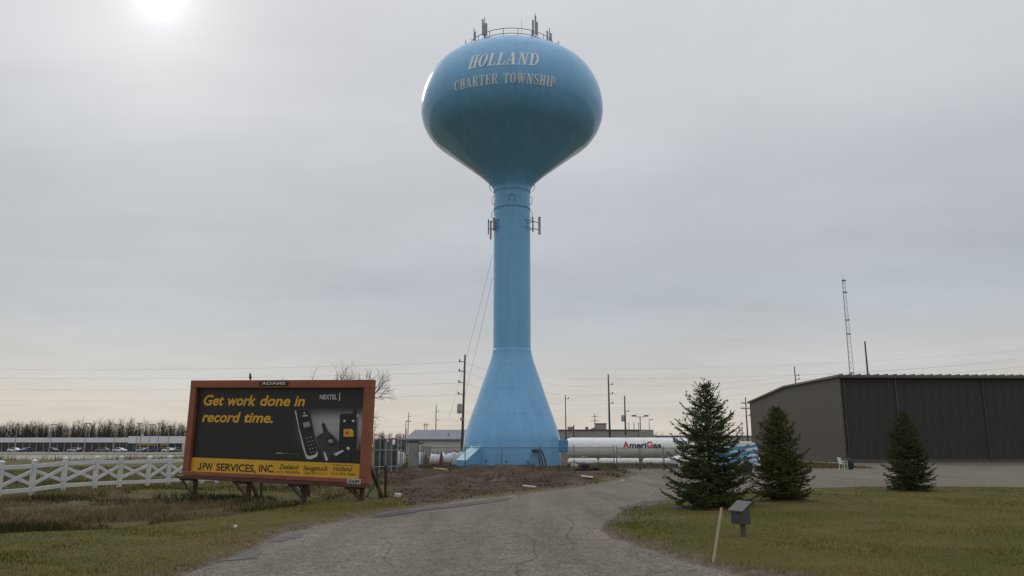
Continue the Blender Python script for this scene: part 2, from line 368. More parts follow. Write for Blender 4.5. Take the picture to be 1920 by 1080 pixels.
def pxp(L): return [gr(*p) for p in L]
ragged(pxp([(408, 1054), (440, 1038), (482, 1028), (490, 1034), (478, 1048), (430, 1052)]), .012, tar, 'asphalt_patch', 1, .05)
ragged(pxp([(504, 1018), (540, 1004), (570, 1001), (562, 1009), (520, 1017)]), .012, tar, 'asphalt_patch', 2, .05)
ragged(pxp([(696, 970), (760, 956), (860, 944), (960, 933), (955, 938), (860, 950), (790, 958), (720, 970)]), .012, tar, 'asphalt_patch', 3, .06)
ragged(pxp([(1168, 957), (1215, 945), (1262, 938), (1262, 934), (1210, 940), (1160, 952)]), .012, tar, 'asphalt_patch', 4, .06)
def crack(px, w, seed):
    rn = random.Random(seed); P = pxp(px); pts = []
    for a, b in zip(P[:-1], P[1:]):
        n = max(3, int(math.hypot(b[0] - a[0], b[1] - a[1]) / .12))
        for k in range(n):
            f = k / n; pts.append((a[0] + (b[0] - a[0]) * f + rn.gauss(0, .025), a[1] + (b[1] - a[1]) * f + rn.gauss(0, .025)))
    pts.append(P[-1]); vs = []; fs = []
    for i, p in enumerate(pts):
        q = pts[min(i + 1, len(pts) - 1)]; o = pts[max(i - 1, 0)]; dx_, dy_ = q[0] - o[0], q[1] - o[1]; L = math.hypot(dx_, dy_) + 1e-6
        ww = w * rn.uniform(.4, 1.3) * min(1, 4 * min(i, len(pts) - 1 - i) / len(pts) + .15)
        vs += [(p[0] - dy_ / L * ww, p[1] + dx_ / L * ww, .010), (p[0] + dy_ / L * ww, p[1] - dx_ / L * ww, .010)]
        if i: fs.append((2 * i - 2, 2 * i - 1, 2 * i + 1, 2 * i))
    MB().add(vs, fs).build('crack', crackm, road)
for k, c_ in enumerate([[(985, 1000), (1003, 1018), (1000, 1032), (1006, 1046), (970, 1060), (966, 1085)], [(1215, 905), (1225, 920), (1245, 934), (1262, 938)],
                        [(960, 1066), (975, 1078), (990, 1100)], [(1195, 1082), (1260, 1068), (1290, 1062)], [(700, 1000), (735, 1020), (720, 1050), (760, 1085)],
                        [(1003, 1018), (1040, 1024), (1100, 1016)], [(1170, 915), (1215, 905), (1262, 903)], [(850, 975), (900, 985), (985, 1000)], [(1550, 895), (1640, 893), (1800, 897)],
                        [(600, 1070), (640, 1052), (720, 1050)], [(880, 1042), (930, 1030), (1000, 1032)], [(1060, 960), (1075, 985), (1062, 1005), (1085, 1040)]]):
    crack(c_, .0065, k)

# ------------------------------------------------------------------ water tower
TD = 72.0
tw = thing('water_tower', 'tall sky-blue single-pedestal water tower with a broad spheroid tank', 'water tower', (0, TD, 0))
CTRL = [(4.5, 0.0), (4.49, .9), (4.43, 1.9), (4.22, 3.1), (3.3, 5.75), (2.62, 7.75), (1.98, 9.65), (1.80, 10.5), (1.755, 11.2), (1.755, 16.0), (1.755, 20.0), (1.755, 24.2),
        (1.766, 25.878), (2.041, 26.624), (3.002, 27.643), (4.579, 28.937), (6.356, 30.331), (8.056, 31.763), (8.909, 33.616), (8.782, 35.76), (7.81, 37.827),
        (6.118, 39.198), (4.013, 40.035), (1.931, 40.468), (0.02, 40.568)]
def catmull(P, k=8):
    P = [Vector(p) for p in P]; P = [2 * P[0] - P[1]] + P + [2 * P[-1] - P[-2]]; out = []
    for i in range(1, len(P) - 2):
        a, b, c, d = P[i - 1:i + 3]
        for q in range(k):
            s = q / k; out.append(.5 * (2 * b + (c - a) * s + (2 * a - 5 * b + 4 * c - d) * s * s + (3 * b - a - 3 * c + d) * s ** 3))
    out.append(P[-2]); return [(max(.01, p[0]), p[1]) for p in out]
PROF = catmull(CTRL)
bm_ = bpy.data.materials.new('sky_blue_tower_paint'); bm_.use_nodes = True; t = bm_.node_tree; B = t.nodes['Principled BSDF']
co = N(t, 'ShaderNodeTexCoord').outputs['Object']
c0 = rampn(t, noise(t, co, .35, 5), [(.3, (.155, .410, .690)), (.7, (.178, .448, .730))])
mp = N(t, 'ShaderNodeMapping'); mp.inputs['Scale'].default_value = (1.6, 1.6, .12); t.links.new(co, mp.inputs[0])
st = rampn(t, noise(t, mp.outputs[0], 1.2, 6, .6), [(.35, (.86, .88, .90)), (.62, (1, 1, 1))])
mm = N(t, 'ShaderNodeMix', data_type='RGBA', blend_type='MULTIPLY'); mm.inputs['Factor'].default_value = 1.0
t.links.new(c0, mm.inputs['A']); t.links.new(st, mm.inputs['B']); t.links.new(mm.outputs['Result'], B.inputs['Base Color'])
B.inputs['Roughness'].default_value = .5; B.inputs['Specular IOR Level'].default_value = .3; B.inputs['Coat Weight'].default_value = .6; B.inputs['Coat Roughness'].default_value = .11
bp = N(t, 'ShaderNodeBump'); bp.inputs['Strength'].default_value = .12; bp.inputs['Distance'].default_value = .05
t.links.new(noise(t, co, .9, 3), bp.inputs['Height']); t.links.new(bp.outputs[0], B.inputs['Normal'])
M['tower'] = bm_
M['towerlight'] = mat('hood_pale_blue', (.28, .50, .62), .5, .08, 2)
M['towerdark'] = mat('tower_blue_shadow_and_fittings', (.05, .13, .19), .6)  # dark blue for the hood's shadow strips, the lugs and the cable port
NSEG = 128
def bez(P, k=6):                     # smooth run through points
    P = [Vector(p) for p in P]; Q = [2 * P[0] - P[1]] + P + [2 * P[-1] - P[-2]]; out = []
    for i in range(1, len(Q) - 2):
        a, b, c, d = Q[i - 1:i + 3]
        for q in range(k):
            s = q / k; out.append(.5 * (2 * b + (c - a) * s + (2 * a - 5 * b + 4 * c - d) * s * s + (3 * b - a - 3 * c + d) * s ** 3))
    return out + [P[-1]]
i1 = max(i for i, p in enumerate(PROF) if p[1] <= 10.5); i2 = max(i for i, p in enumerate(PROF) if p[1] <= 25.8)
MB().lathe(PROF[:i1 + 1], NSEG, cap=False).build('pedestal', M['tower'], tw, smooth='all')
MB().lathe(PROF[i1:i2 + 1], NSEG, cap=False).build('column', M['tower'], tw, smooth='all')
MB().lathe(PROF[i2:], NSEG, cap=True).build('tank_bowl', M['tower'], tw, smooth='all')
MB().lathe([(4.75, -.3), (4.75, .16), (4.62, .20), (4.4, .20)], 96, cap=False).build('foundation_ring', M['concrete'], tw, smooth=True)
def rad(z):
    for (r0, z0), (r1, z1) in zip(PROF[:-1], PROF[1:]):
        if z0 <= z <= z1: return r0 + (r1 - r0) * (z - z0) / (z1 - z0 + 1e-9)
    return 1
# weld seams between the shell courses
for z in (2.35, 4.6, 6.9, 9.1, 11.3, 13.7, 16.1, 18.5, 20.9, 23.3, 25.1):
    r = rad(z); s = MB(); s.lathe([(r - .01, z - .02), (r + .006, z - .012), (r + .006, z + .012), (r - .01, z + .02)], 96, cap=False)
    s.build('weld_seam', M['tower'], tw, smooth='all')
# lettering, laid on the curved shell letter by letter
def ell(cx, cy, rx, ry, tx, ty, a0, a1, n=14):
    out = []
    for k in range(n):
        q = []
        for a, inn in ((a0 + (a1 - a0) * k / n, 0), (a0 + (a1 - a0) * (k + 1) / n, 0), (a0 + (a1 - a0) * (k + 1) / n, 1), (a0 + (a1 - a0) * k / n, 1)):
            a = R(a); q.append((cx + (rx - inn * tx) * math.cos(a), cy + (ry - inn * ty) * math.sin(a)))
        out.append(q)
    return out
def rc(x0, y0, x1, y1): return [(x0, y0), (x1, y0), (x1, y1), (x0, y1)]
def serif(x0, x1, top=False): return rc(x0, .93, x1, 1) if top else rc(x0, 0, x1, .07)
def glyph(c):
    if c == 'H': return .86, [rc(.10, .07, .31, .93), rc(.55, .07, .76, .93), rc(.31, .46, .55, .54), serif(.0, .40), serif(.46, .86), serif(.0, .40, 1), serif(.46, .86, 1)]
    if c == 'O': return .78, ell(.39, .5, .39, .515, .21, .06, 0, 360, 28)
    if c == 'L': return .70, [rc(.10, .07, .31, .93), serif(0, .41, 1), serif(0, .68), [(.58, .07), (.68, .07), (.70, .32), (.66, .32)]]
    if c == 'A': return .88, [[(.07, .07), (.14, .07), (.45, 1), (.38, 1)], [(.54, .07), (.78, .07), (.50, 1), (.36, 1)], rc(.2, .29, .62, .36), serif(0, .26), serif(.46, .88)]
    if c == 'N': return .90, [rc(.12, .07, .20, .93), rc(.68, .0, .76, .93), [(.12, 1), (.34, 1), (.76, 0), (.60, 0)], serif(0, .32), serif(0, .2, 1), serif(.56, .90, 1)]
    if c == 'D': return .82, [rc(.10, .07, .31, .93), serif(0, .42), serif(0, .42, 1)] + ell(.40, .5, .42, .5, .21, .07, -90, 90, 16)
    if c == 'C': return .76, ell(.40, .5, .40, .515, .21, .06, 48, 312, 20) + [[(.64, .62), (.70, .62), (.70, 1), (.64, .86)], [(.64, .16), (.70, .10), (.72, .34), (.68, .34)]]
    if c == 'R': return .86, [rc(.10, .07, .31, .93), serif(0, .40), serif(0, .42, 1), [(.40, .50), (.58, .50), (.80, .0), (.60, .0)], serif(.6, .88), rc(.31, .47, .46, .53)] + ell(.42, .74, .36, .26, .19, .06, -90, 90, 12)
    if c == 'T': return .78, [rc(.285, .07, .495, .93), serif(.17, .61), serif(0, .78, 1), [(.0, .68), (.05, .68), (.12, .93), (.0, .93)], [(.73, .68), (.78, .68), (.78, .93), (.66, .93)]]
    if c == 'E': return .74, [rc(.10, .07, .31, .93), serif(0, .70), serif(0, .68, 1), rc(.31, .47, .50, .54), rc(.48, .36, .54, .66), [(.6, .07), (.70, .07), (.73, .32), (.68, .32)], [(.58, .93), (.68, .93), (.69, .7), (.65, .7)]]
    if c == 'W': return 1.20, [[(.08, .93), (.30, .93), (.46, 0), (.36, 0)], [(.36, 0), (.44, 0), (.63, .93), (.56, .93)], [(.48, .93), (.70, .93), (.86, 0), (.76, 0)], [(.78, 0), (.85, 0), (1.10, .93), (1.03, .93)],
                               serif(0, .38, 1), serif(.42, .78, 1), serif(.93, 1.20, 1)]
    if c == 'S': return .68, ell(.34, .75, .32, .265, .17, .06, 40, 235, 14) + [[(.06, .62), (.19, .70), (.64, .38), (.50, .28)]] + ell(.34, .25, .32, .265, .17, .06, -140, 52, 14) + [[(.58, .70), (.64, .70), (.64, 1), (.58, .9)], [(.02, 0), (.08, .10), (.08, .32), (.02, .32)]]
    if c == 'I': return .42, [rc(.105, .07, .315, .93), serif(0, .42), serif(0, .42, 1)]
    if c == 'P': return .78, [rc(.10, .07, .31, .93), serif(0, .42), serif(0, .42, 1), rc(.31, .42, .42, .48)] + ell(.40, .71, .37, .29, .20, .06, -90, 90, 12)
M['letter'] = mat('letter_white_paint', (.80, .79, .75), .5, .08, 1.5)
def proj_front(z, az):
    x = rad(z) * math.sin(az); y = TD - rad(z) * math.cos(az); dc = y * CP + (z - EYE) * SP
    return 960 + FPX * x / dc, 540 - FPX * (-y * SP + (z - EYE) * CP) / dc
def z_for(py, az):
    lo, hi = 31.0, 40.2
    for _ in range(40):
        m = (lo + hi) / 2
        if proj_front(m, az)[1] > py: lo = m
        else: hi = m
    return lo
def az_for(px, z):
    lo, hi = -1.2, 1.2
    for _ in range(40):
        m = (lo + hi) / 2
        if proj_front(m if 0 else z, m)[0] < px: lo = m
        else: hi = m
    return lo
def shell_text(txt, px0, px1, pyt, pyb, shear, gap):
    azc = -.075; zt, zb = z_for(pyt, azc), z_for(pyb, azc); zm = (zt + zb) / 2
    a0, a1 = az_for(px0, zm), az_for(px1, zm); H = math.hypot(zt - zb, rad(zt) - rad(zb))
    ws = [(.5 if c == ' ' else glyph(c)[0]) for c in txt]; tot = sum(ws) + gap * (len(txt) - 1); x = 0
    sx = (a1 - a0) / tot
    for c, w in zip(txt, ws):
        if c != ' ':
            mb = MB(); lay = 0
            for q in glyph(c)[1]:
                lay += 1; vs = []; fs = []; n = 4
                for j in range(n + 1):
                    for i in range(n + 1):
                        u, v = i / n, j / n
                        px_ = (q[0][0] * (1 - u) + q[1][0] * u) * (1 - v) + (q[3][0] * (1 - u) + q[2][0] * u) * v
                        py_ = (q[0][1] * (1 - u) + q[1][1] * u) * (1 - v) + (q[3][1] * (1 - u) + q[2][1] * u) * v
                        az = a0 + (x + px_ + (py_ - .5) * shear) * sx; z = zb + (zt - zb) * py_
                        sl = (rad(z + .1) - rad(z - .1)) / .2; nr = 1 / math.hypot(1, sl); o = .022 + .0025 * lay
                        r = rad(z) + o * nr; zz = z - sl * nr * o
                        vs.append((r * math.sin(az), -r * math.cos(az), zz))
                for j in range(n):
                    for i in range(n): k = j * (n + 1) + i; fs.append((k, k + 1, k + n + 2, k + n + 1))
                mb.add(vs, fs)
            mb.build('letter', M['letter'], tw)
        x += w + gap
shell_text('HOLLAND', 880, 1010, 98.5, 121.5, .26, .10)
shell_text('CHARTER TOWNSHIP', 853, 1041, 137.0, 156.0, .10, .13)
# top railing and aerials
RZ = 39.72; RR = 4.45
def ring(r, z, t, n=64): return [(r * math.cos(2 * math.pi * k / n), r * math.sin(2 * math.pi * k / n), z) for k in range(n + 1)]
M['rail'] = mat('railing_grey_steel', (.20, .215, .23), .5, .1, 5)
for dz in (1.15, .62):
    MB().tube(ring(RR, RZ + dz, .035), .032, 6, False).build('handrail', M['rail'], tw, smooth='all')
for k in range(20):
    a = 2 * math.pi * (k + .4) / 20; x, y = RR * math.cos(a), RR * math.sin(a); MB().bar((x, y, RZ), (x, y, RZ + 1.17), .06).build('railing_post', M['rail'], tw)
M['aerial'] = mat('aerial_grey', (.33, .34, .36), .5, .1, 4)
def aerial_group(az, r, h, n):
    x0, y0 = r * math.sin(az), -r * math.cos(az); z0 = rad_top(r)
    m = MB().tube([(x0, y0, z0 - .1), (x0, y0, z0 + h)], .045, 6).build('antenna_mast', M['rail'], tw)
    for k in range(n):
        ox, oy = .22 * math.cos(k * 2.2 + az), .22 * math.sin(k * 2.2 + az); hh = h * (.62 + .18 * ((k * 37) % 3) / 2)
        MB().box((x0 + ox, y0 + oy, z0 + .35 + hh / 2), (.17, .10, hh * .85), az).build('antenna_panel', M['aerial'], m, bevel=.02)
    MB().bar((x0 - .25, y0, z0 + .7), (x0 + .25, y0, z0 + .7), .04).build('antenna_bracket', M['rail'], m)
def rad_top(r):
    for (r0, z0), (r1, z1) in zip(PROF[-60:-1], PROF[-59:]):
        if z0 > 34 and r1 <= r <= r0: return z0 + (z1 - z0) * (r0 - r) / (r0 - r1 + 1e-9)
    return 40.4
def az_px(px, r): return math.asin(max(-.999, min(.999, (px - 960) * .0537 / r)))
aerial_group(az_px(911, 4.75), 4.75, 2.5, 3); aerial_group(az_px(1001, 4.75), 4.75, 2.7, 3)
aerial_group(az_px(891, 4.75), 4.75, 1.9, 2); aerial_group(az_px(1028, 4.75), 4.75, 1.9, 2)
aerial_group(-1.35, 4.75, 1.7, 1); aerial_group(1.38, 4.75, 1.7, 2)
MB().tube([(xat(978.5, TD, 42), .6, 40.3), (xat(978.5, TD, 42), .6, 44.9)], [.03, .012], 5).build('whip_antenna', M['aerial'], tw)
# fittings at the neck
M['fit'] = mat('fitting_dark_blue', (.125, .31, .48), .5, .1, 3)
for px, py, s in ((918, 350, -1), (1003, 350, 1), (924.5, 376, -1), (997, 376, 1), (924.5, 403, -1), (997, 403, 1)):
    p = at(px, py, TD); r = rad(p.z); x0 = s * (r - .03)
    MB().tube([(x0, 0, p.z + .42), (x0 + s * .17, 0, p.z + .34), (x0 + s * .25, 0, p.z + .05), (x0 + s * .2, 0, p.z - .25), (x0, 0, p.z - .5)], .028, 6).build('lifting_eye', M['fit'], tw, smooth='all')
hp = at(961, 381, TD).z
MB().tube([(-.27, -1.78, hp - .35), (-.27, -1.80, hp + .2), (-.14, -1.80, hp + .38), (.14, -1.80, hp + .38), (.27, -1.80, hp + .2), (.27, -1.78, hp - .35)], .03, 6).build('hatch_rim', M['fit'], tw, smooth='all')
for k in range(24):
    a = -R(75) + R(150) * k / 23; MB().box((1.79 * math.sin(a), -1.79 * math.cos(a), hp - .75), (.12, .05, .09), a).build('ring_lug', M['fit'], tw)
MB().lathe([(1.75, hp - .72), (1.785, hp - .70), (1.785, hp - .62), (1.75, hp - .6)], 64, cap=False).build('neck_ring', M['tower'], tw, smooth=True)
MB().lathe([(1.75, 25.92), (1.82, 25.95), (1.82, 26.03), (1.75, 26.06)], 64, cap=False).build('neck_ring', M['tower'], tw, smooth=True)
# sector aerials half way up the neck
def sector(side, items):
    z = at(960, 426, TD).z
    for dz in (.42, -.30):
        br = MB().tube([(side * 1.2, -1.3, z + dz), (side * 2.1, -.9, z + dz - .12), (side * items[0][0], items[0][1], z + dz - .2)], .035, 6)
        br.build('antenna_bracket', M['fit'], tw)
        MB().bar((side * 1.7, -.2, z + dz), (side * 2.2, -.9, z + dz - .12), .06).build('antenna_bracket', M['fit'], tw)
    for x, y, dz, w, h in items:
        MB().box((side * x, y, z + dz), (w, .12, h), side * .5).build('antenna_panel', M['aerial'] if w > .15 else M['rail'], tw, bevel=.02)
sector(1, [(2.62, -.7, -.05, .22, 1.75), (1.98, -.95, 0, .09, 1.5)])
sector(-1, [(2.02, -.9, -.6, .16, 1.7), (2.25, -.5, -.1, .07, 1.5), (1.72, -1.0, .0, .12, 1.3), (1.62, -1.15, -.1, .12, 1.0)])
# slanted entry hood at the foot
def hood():
    c = Vector((-3.3, -3.5, 0)); d = Vector((-.72, -.69, 0)).normalized(); s = Vector((-d.y, d.x, 0))   # d: outwards, s: to its right side
    if s.x < 0: s = -s
    lo, hi, w, Lh = .62, 2.15, .72, 2.2
    base = Vector((-2.75, -2.75, 0)); out = base + d * Lh
    P = {}
    for n, p, h in (('i', base, hi), ('o', out, lo)):
        for k, q in (('l', -1), ('r', 1)):
            P[n + k + '0'] = p + s * q * w; P[n + k + '1'] = p + s * q * w + Vector((0, 0, h))
    def quad(*n): return [P[x] for x in n]
    m = MB()
    for qd in (quad('ol0', 'or0', 'or1', 'ol1'), quad('or0', 'ir0', 'ir1', 'or1'), quad('il0', 'ol0', 'ol1', 'il1')): m.add(qd, [(0, 1, 2, 3)])
    h = m.build('entry_hood', M['tower'], tw)
    up = Vector((0, 0, .03)); rf = MB(); n = quad('ol1', 'or1', 'ir1', 'il1')
    rf.add([p + up for p in n] + [p - up * .6 for p in n], [(0, 1, 2, 3), (7, 6, 5, 4), (0, 4, 5, 1), (1, 5, 6, 2), (2, 6, 7, 3), (3, 7, 4, 0)])
    rf.build('hood_door', M['towerlight'], h)
    MB().bar(P['ir0'] + d * .12 + s * .03, P['ir1'] + d * .12 + s * .03, .10, .07).build('hood_shadow_line', M['towerdark'], h)  # dark strip drawn in for the shadowed gap at the hood edge
    MB().bar(P['il1'] + Vector((0, 0, .06)) + d * .05, P['ir1'] + Vector((0, 0, .06)) + d * .05, .09, .09).build('hood_shadow_line', M['towerdark'], h)
hood()
for px in (919, 951, 985, 1039):
    a = az_px(px, 4.5); MB().box((4.5 * math.sin(a), -4.5 * math.cos(a), .55), (.16, .1, .16), a).build('anchor_lug', M['towerdark'], tw, bevel=.02)
for k, (pa, pb, e) in enumerate(((1000, 1011, .0), (1006, 1016, .03), (1010, 1021, .05))):
    a0 = az_px(992 + 3 * k, 4.45); x0 = 4.44 * math.sin(a0); y0 = -4.44 * math.cos(a0); x1 = (pb - 960) * .0478
    pts = [(x0 - .1, y0 + .05, 1.42), (x0 + .25, y0 - .22, 1.45), (x0 + .55, y0 - .42, 1.25 + e), (x1 - .18, -5.2, .75), (x1, -5.35, -.1)]
    MB().tube(bez(pts), .06, 8).build('cable', M['black'], tw, smooth='all')
MB().box((4.42 * math.sin(.5), -4.42 * math.cos(.5), 1.45), (.9, .16, .3), .5).build('cable_port', M['towerdark'], tw, bevel=.02)
# two guy cables running down to the left
for k, ((xa, ya), (xb, yb)) in enumerate((((923.5, 478), (842, 782)), ((923.5, 520), (858, 790)))):
    a = at(xa, ya, TD); b = at(xb, yb, 96)
    o = MB().tube([a + (b - a) * f - Vector((0, 0, 2.2 * f * (1 - f))) for f in [i / 12 for i in range(13)]], .013, 4, False).build('guy_cable', M['cable'])
    tag(o, ('upper' if k == 0 else 'lower') + ' thin cable slanting from the tower column down to the left', 'cable', 'cables slanting from the tower')

# ------------------------------------------------------------------ billboard
YL, YR = 28.6, 26.0
bTL, bTR, bBR, bBL = at(359, 713, YL), at(698, 713, YR), at(694.5, 912, YR), at(349, 896, YL)
ex = ((bTR + bBR) - (bTL + bBL)).normalized(); ez = (bTL + bTR - bBL - bBR); ez = (ez - ex * ez.dot(ex)).normalized(); ey = ez.cross(ex)   # ey points away from the viewer
BO = (bBL + bTL) / 2 - ez * ((bTL - bBL).length + (bTR - bBR).length) / 4
BW = ((bTR + bBR) / 2 - (bTL + bBL) / 2).length; BH = ((bTL - bBL).length + (bTR - bBR).length) / 2
bill = thing('billboard', 'wide brown-framed billboard with a black and yellow phone advertisement', 'billboard')
bill.matrix_world = Matrix(((ex.x, ey.x, ez.x, BO.x), (ex.y, ey.y, ez.y, BO.y), (ex.z, ey.z, ez.z, BO.z), (0, 0, 0, 1)))
def BB(px, py):                      # pixel -> (x, z) on the board
    d = ray(px, py); o = Vector((0, 0, EYE)) - BO; t_ = -o.dot(ey) / d.dot(ey); q = o + d * t_; return q.dot(ex), q.dot(ez)
M['frame'] = mat('brown_red_frame_paint', (.245, .078, .037), .6, .15, 1.5, bump=.1, bscale=20)
M['framed'] = mat('dark_brown_steel', (.075, .035, .026), .65, .3, 3)
M['yellow'] = mat('poster_yellow', (.62, .36, .022), .55, .06, 1)
M['orange'] = mat('poster_headline_yellow', (.66, .36, .03), .55)
M['ink'] = mat('poster_ink_black', (.016, .015, .014), .6)
M['pgrey'] = mat('poster_grey', (.26, .26, .265), .55); M['pgrey2'] = mat('poster_dark_grey', (.035, .037, .041), .5, .3, 4); M['pwhite'] = mat('poster_white', (.55, .55, .55), .55)
M['psil'] = mat('poster_silver', (.48, .51, .53), .5)
# poster paper: near-black print with a pale studio glow behind the phones
pm = bpy.data.materials.new('poster_print'); pm.use_nodes = True; t = pm.node_tree; B = t.nodes['Principled BSDF']; B.inputs['Roughness'].default_value = .5
co = N(t, 'ShaderNodeTexCoord').outputs['Object']
gx0, gz0 = BB(625, 800); gx1, gz1 = BB(690, 765)
sp_ = N(t, 'ShaderNodeSeparateXYZ'); t.links.new(co, sp_.inputs[0])
def mr(v, a, b, c=0., d=1.):
    m_ = N(t, 'ShaderNodeMapRange', interpolation_type='SMOOTHSTEP'); t.links.new(v, m_.inputs[0])
    for i, q in enumerate((a, b, c, d)): m_.inputs[1 + i].default_value = q
    return m_.outputs[0]
def mul(a, b):
    m_ = N(t, 'ShaderNodeMath', operation='MULTIPLY'); t.links.new(a, m_.inputs[0]); t.links.new(b, m_.inputs[1]); return m_.outputs[0]
fx = mr(sp_.outputs[0], BB(545, 800)[0], BB(610, 800)[0]); fz = mul(mr(sp_.outputs[2], BB(620, 850)[1], BB(620, 800)[1]), mr(sp_.outputs[2], BB(620, 792)[1], BB(620, 762)[1], 1, 0))
pc = N(t, 'ShaderNodeMix', data_type='RGBA'); t.links.new(mul(fx, fz), pc.inputs['Factor']); pc.inputs['A'].default_value = (.014, .014, .0135, 1); pc.inputs['B'].default_value = (.33, .33, .335, 1)
t.links.new(pc.outputs['Result'], B.inputs['Base Color'])
iTL, iTR, iBR, iBL = BB(368, 727), BB(682, 728), BB(680.5, 896), BB(361, 885)
x0, x1 = (iTL[0] + iBL[0]) / 2, (iTR[0] + iBR[0]) / 2; z0, z1 = (iBL[1] + iBR[1]) / 2, (iTL[1] + iTR[1]) / 2
zb = (BB(362, 859.5)[1] + BB(680, 868)[1]) / 2
MB().box(((x0 + x1) / 2, .05, (z0 + z1) / 2), (x1 - x0 + .1, .06, z1 - z0 + .1)).build('poster_panel', pm, bill)
MB().box(((x0 + x1) / 2, .015, (z0 + zb) / 2), (x1 - x0 - .004, .006, zb - z0)).build('poster_band', M['yellow'], bill)
fr = .10
MB().box((BW / 2, 0, (z1 + BH) / 2), (BW, .26, BH - z1)).build('frame_rail', M['frame'], bill, bevel=.015)
MB().box((BW / 2, -.02, z0 / 2 + .05), (BW, .30, z0 - .1)).build('frame_rail', M['frame'], bill, bevel=.015)
MB().box((x0 / 2, .003, (z0 + z1) / 2), (x0, .25, z1 - z0 - .004)).build('frame_rail', M['frame'], bill, bevel=.015)
MB().box(((x1 + BW) / 2, .003, (z0 + z1) / 2), (BW - x1, .25, z1 - z0 - .004)).build('frame_rail', M['frame'], bill, bevel=.015)
MB().box((BW / 2 - .09, -.05, .03), (BW + .16, .42, .11)).build('service_ledge', M['framed'], bill, bevel=.01)
MB().box((BW / 2, .2, BH * .5), (BW - .3, .06, BH - .4)).build('back_panel', M['framed'], bill)
def text_obj(txt, name, m, parent, x0, x1, z, cap, y, shear=0.0, bold=0.0, capref='H', bend=None):
    c = bpy.data.curves.new('glyphs', 'FONT'); c.body = txt; c.offset = bold; c.resolution_u = 3; c.shear = shear
    o = bpy.data.objects.new('glyphs', c); col.objects.link(o); dg = bpy.context.evaluated_depsgraph_get(); dg.update()
    me = bpy.data.meshes.new_from_object(o.evaluated_get(dg)); bpy.data.objects.remove(o); bpy.data.curves.remove(c)
    if bend:
        b_ = bmesh.new(); b_.from_mesh(me); bmesh.ops.triangulate(b_, faces=b_.faces); bmesh.ops.subdivide_edges(b_, edges=b_.edges, cuts=2, use_grid_fill=True); b_.to_mesh(me); b_.free()
    co = np.zeros(len(me.vertices) * 3); me.vertices.foreach_get('co', co); co = co.reshape(-1, 3)
    xs = (co[:, 0] - co[:, 0].min()) / (co[:, 0].max() - co[:, 0].min()); ys = co[:, 1] / .70
    X = x0 + xs * (x1 - x0); Z = z + ys * cap; Yv = np.full_like(X, y)
    if bend: X, Yv, Z = bend(X, ys)
    me.vertices.foreach_set('co', np.stack([X, Yv, Z], -1).ravel()); me.update(); me.materials.clear(); me.materials.append(m); me.name = name
    ob = bpy.data.objects.new(name, me); col.objects.link(ob); ob.parent = parent; return ob
def btext(txt, pxa, pxb, pyb, pyt, m, y=.012, shear=0., bold=0., name='print_line'):
    xa, zlo = BB(pxa, pyb); xb, _ = BB(pxb, pyb); _, zt = BB(pxa, pyt); return text_obj(txt, name, m, bill, xa, xb, zlo, zt - zlo, y, shear, bold)
def bwords(words, pyb, pyt, m, **k):
    for w_, a_, b_ in words: btext(w_, a_, b_, pyb(a_) if callable(pyb) else pyb, pyt(a_) if callable(pyt) else pyt, m, **k)
bwords([('Get', 381, 419), ('work', 426, 479), ('done', 487, 543.5), ('in', 551, 571)], lambda a: 759.5 + (a - 381) * .008, lambda a: 740.5 + (a - 381) * .008, M['orange'], shear=.22, bold=.026, name='headline_word')
bwords([('record', 378, 450), ('time.', 457, 511)], lambda a: 790.5 + (a - 378) * .012, lambda a: 772.0 + (a - 378) * .012, M['orange'], shear=.22, bold=.026, name='headline_word')
bwords([('PW', 379, 398), ('SERVICES,', 404.5, 479), ('INC.', 485, 514)], lambda a: 881 + (a - 370) * .030, lambda a: 867.5 + (a - 370) * .030, M['ink'], y=.009, bold=.024, name='print_word')
for w_, n_, a_, b_, c_, d_, yb in (('Zeeland', '616.748.8906', 522.5, 559.5, 518.5, 561, 879), ('Saugatuck', '269.857.6111', 567.5, 615, 569.5, 612.5, 881), ('Holland', '616.994.7000', 624.5, 660, 621.5, 665.5, 882.5)):
    btext(w_, a_, b_, yb, yb - 8.6, M['ink'], y=.009, shear=.2, bold=.014, name='print_word'); btext(n_, c_, d_, yb + 8, yb + 2.8, M['ink'], y=.009, shear=.15, bold=.0, name='phone_number')
btext('In Harbor Express', 622, 663, 872.6, 869.4, M['ink'], y=.009, shear=.15, bold=.004, name='print_word')
btext('NEXTEL', 599, 631.5, 748.5, 739.8, M['pwhite'], bold=.02, name='print_word')
xa, za = BB(636, 751.5); xb, zb_ = BB(636, 736.5); MB().box((xa, .013, (za + zb_) / 2), (.035, .004, zb_ - za)).build('print_bar', M['pwhite'], bill)
xa, za = BB(517, 849.5); xb, _ = BB(530, 849.5); MB().box(((xa + xb) / 2, .013, za), (xb - xa, .004, .035)).build('print_bar', M['pgrey'], bill)
xa, za = BB(531, 850.0); xb, _ = BB(560, 850.0); MB().box(((xa + xb) / 2, .013, za), (xb - xa, .004, .028)).build('print_bar', mat('poster_olive', (.10, .085, .012), .6), bill)
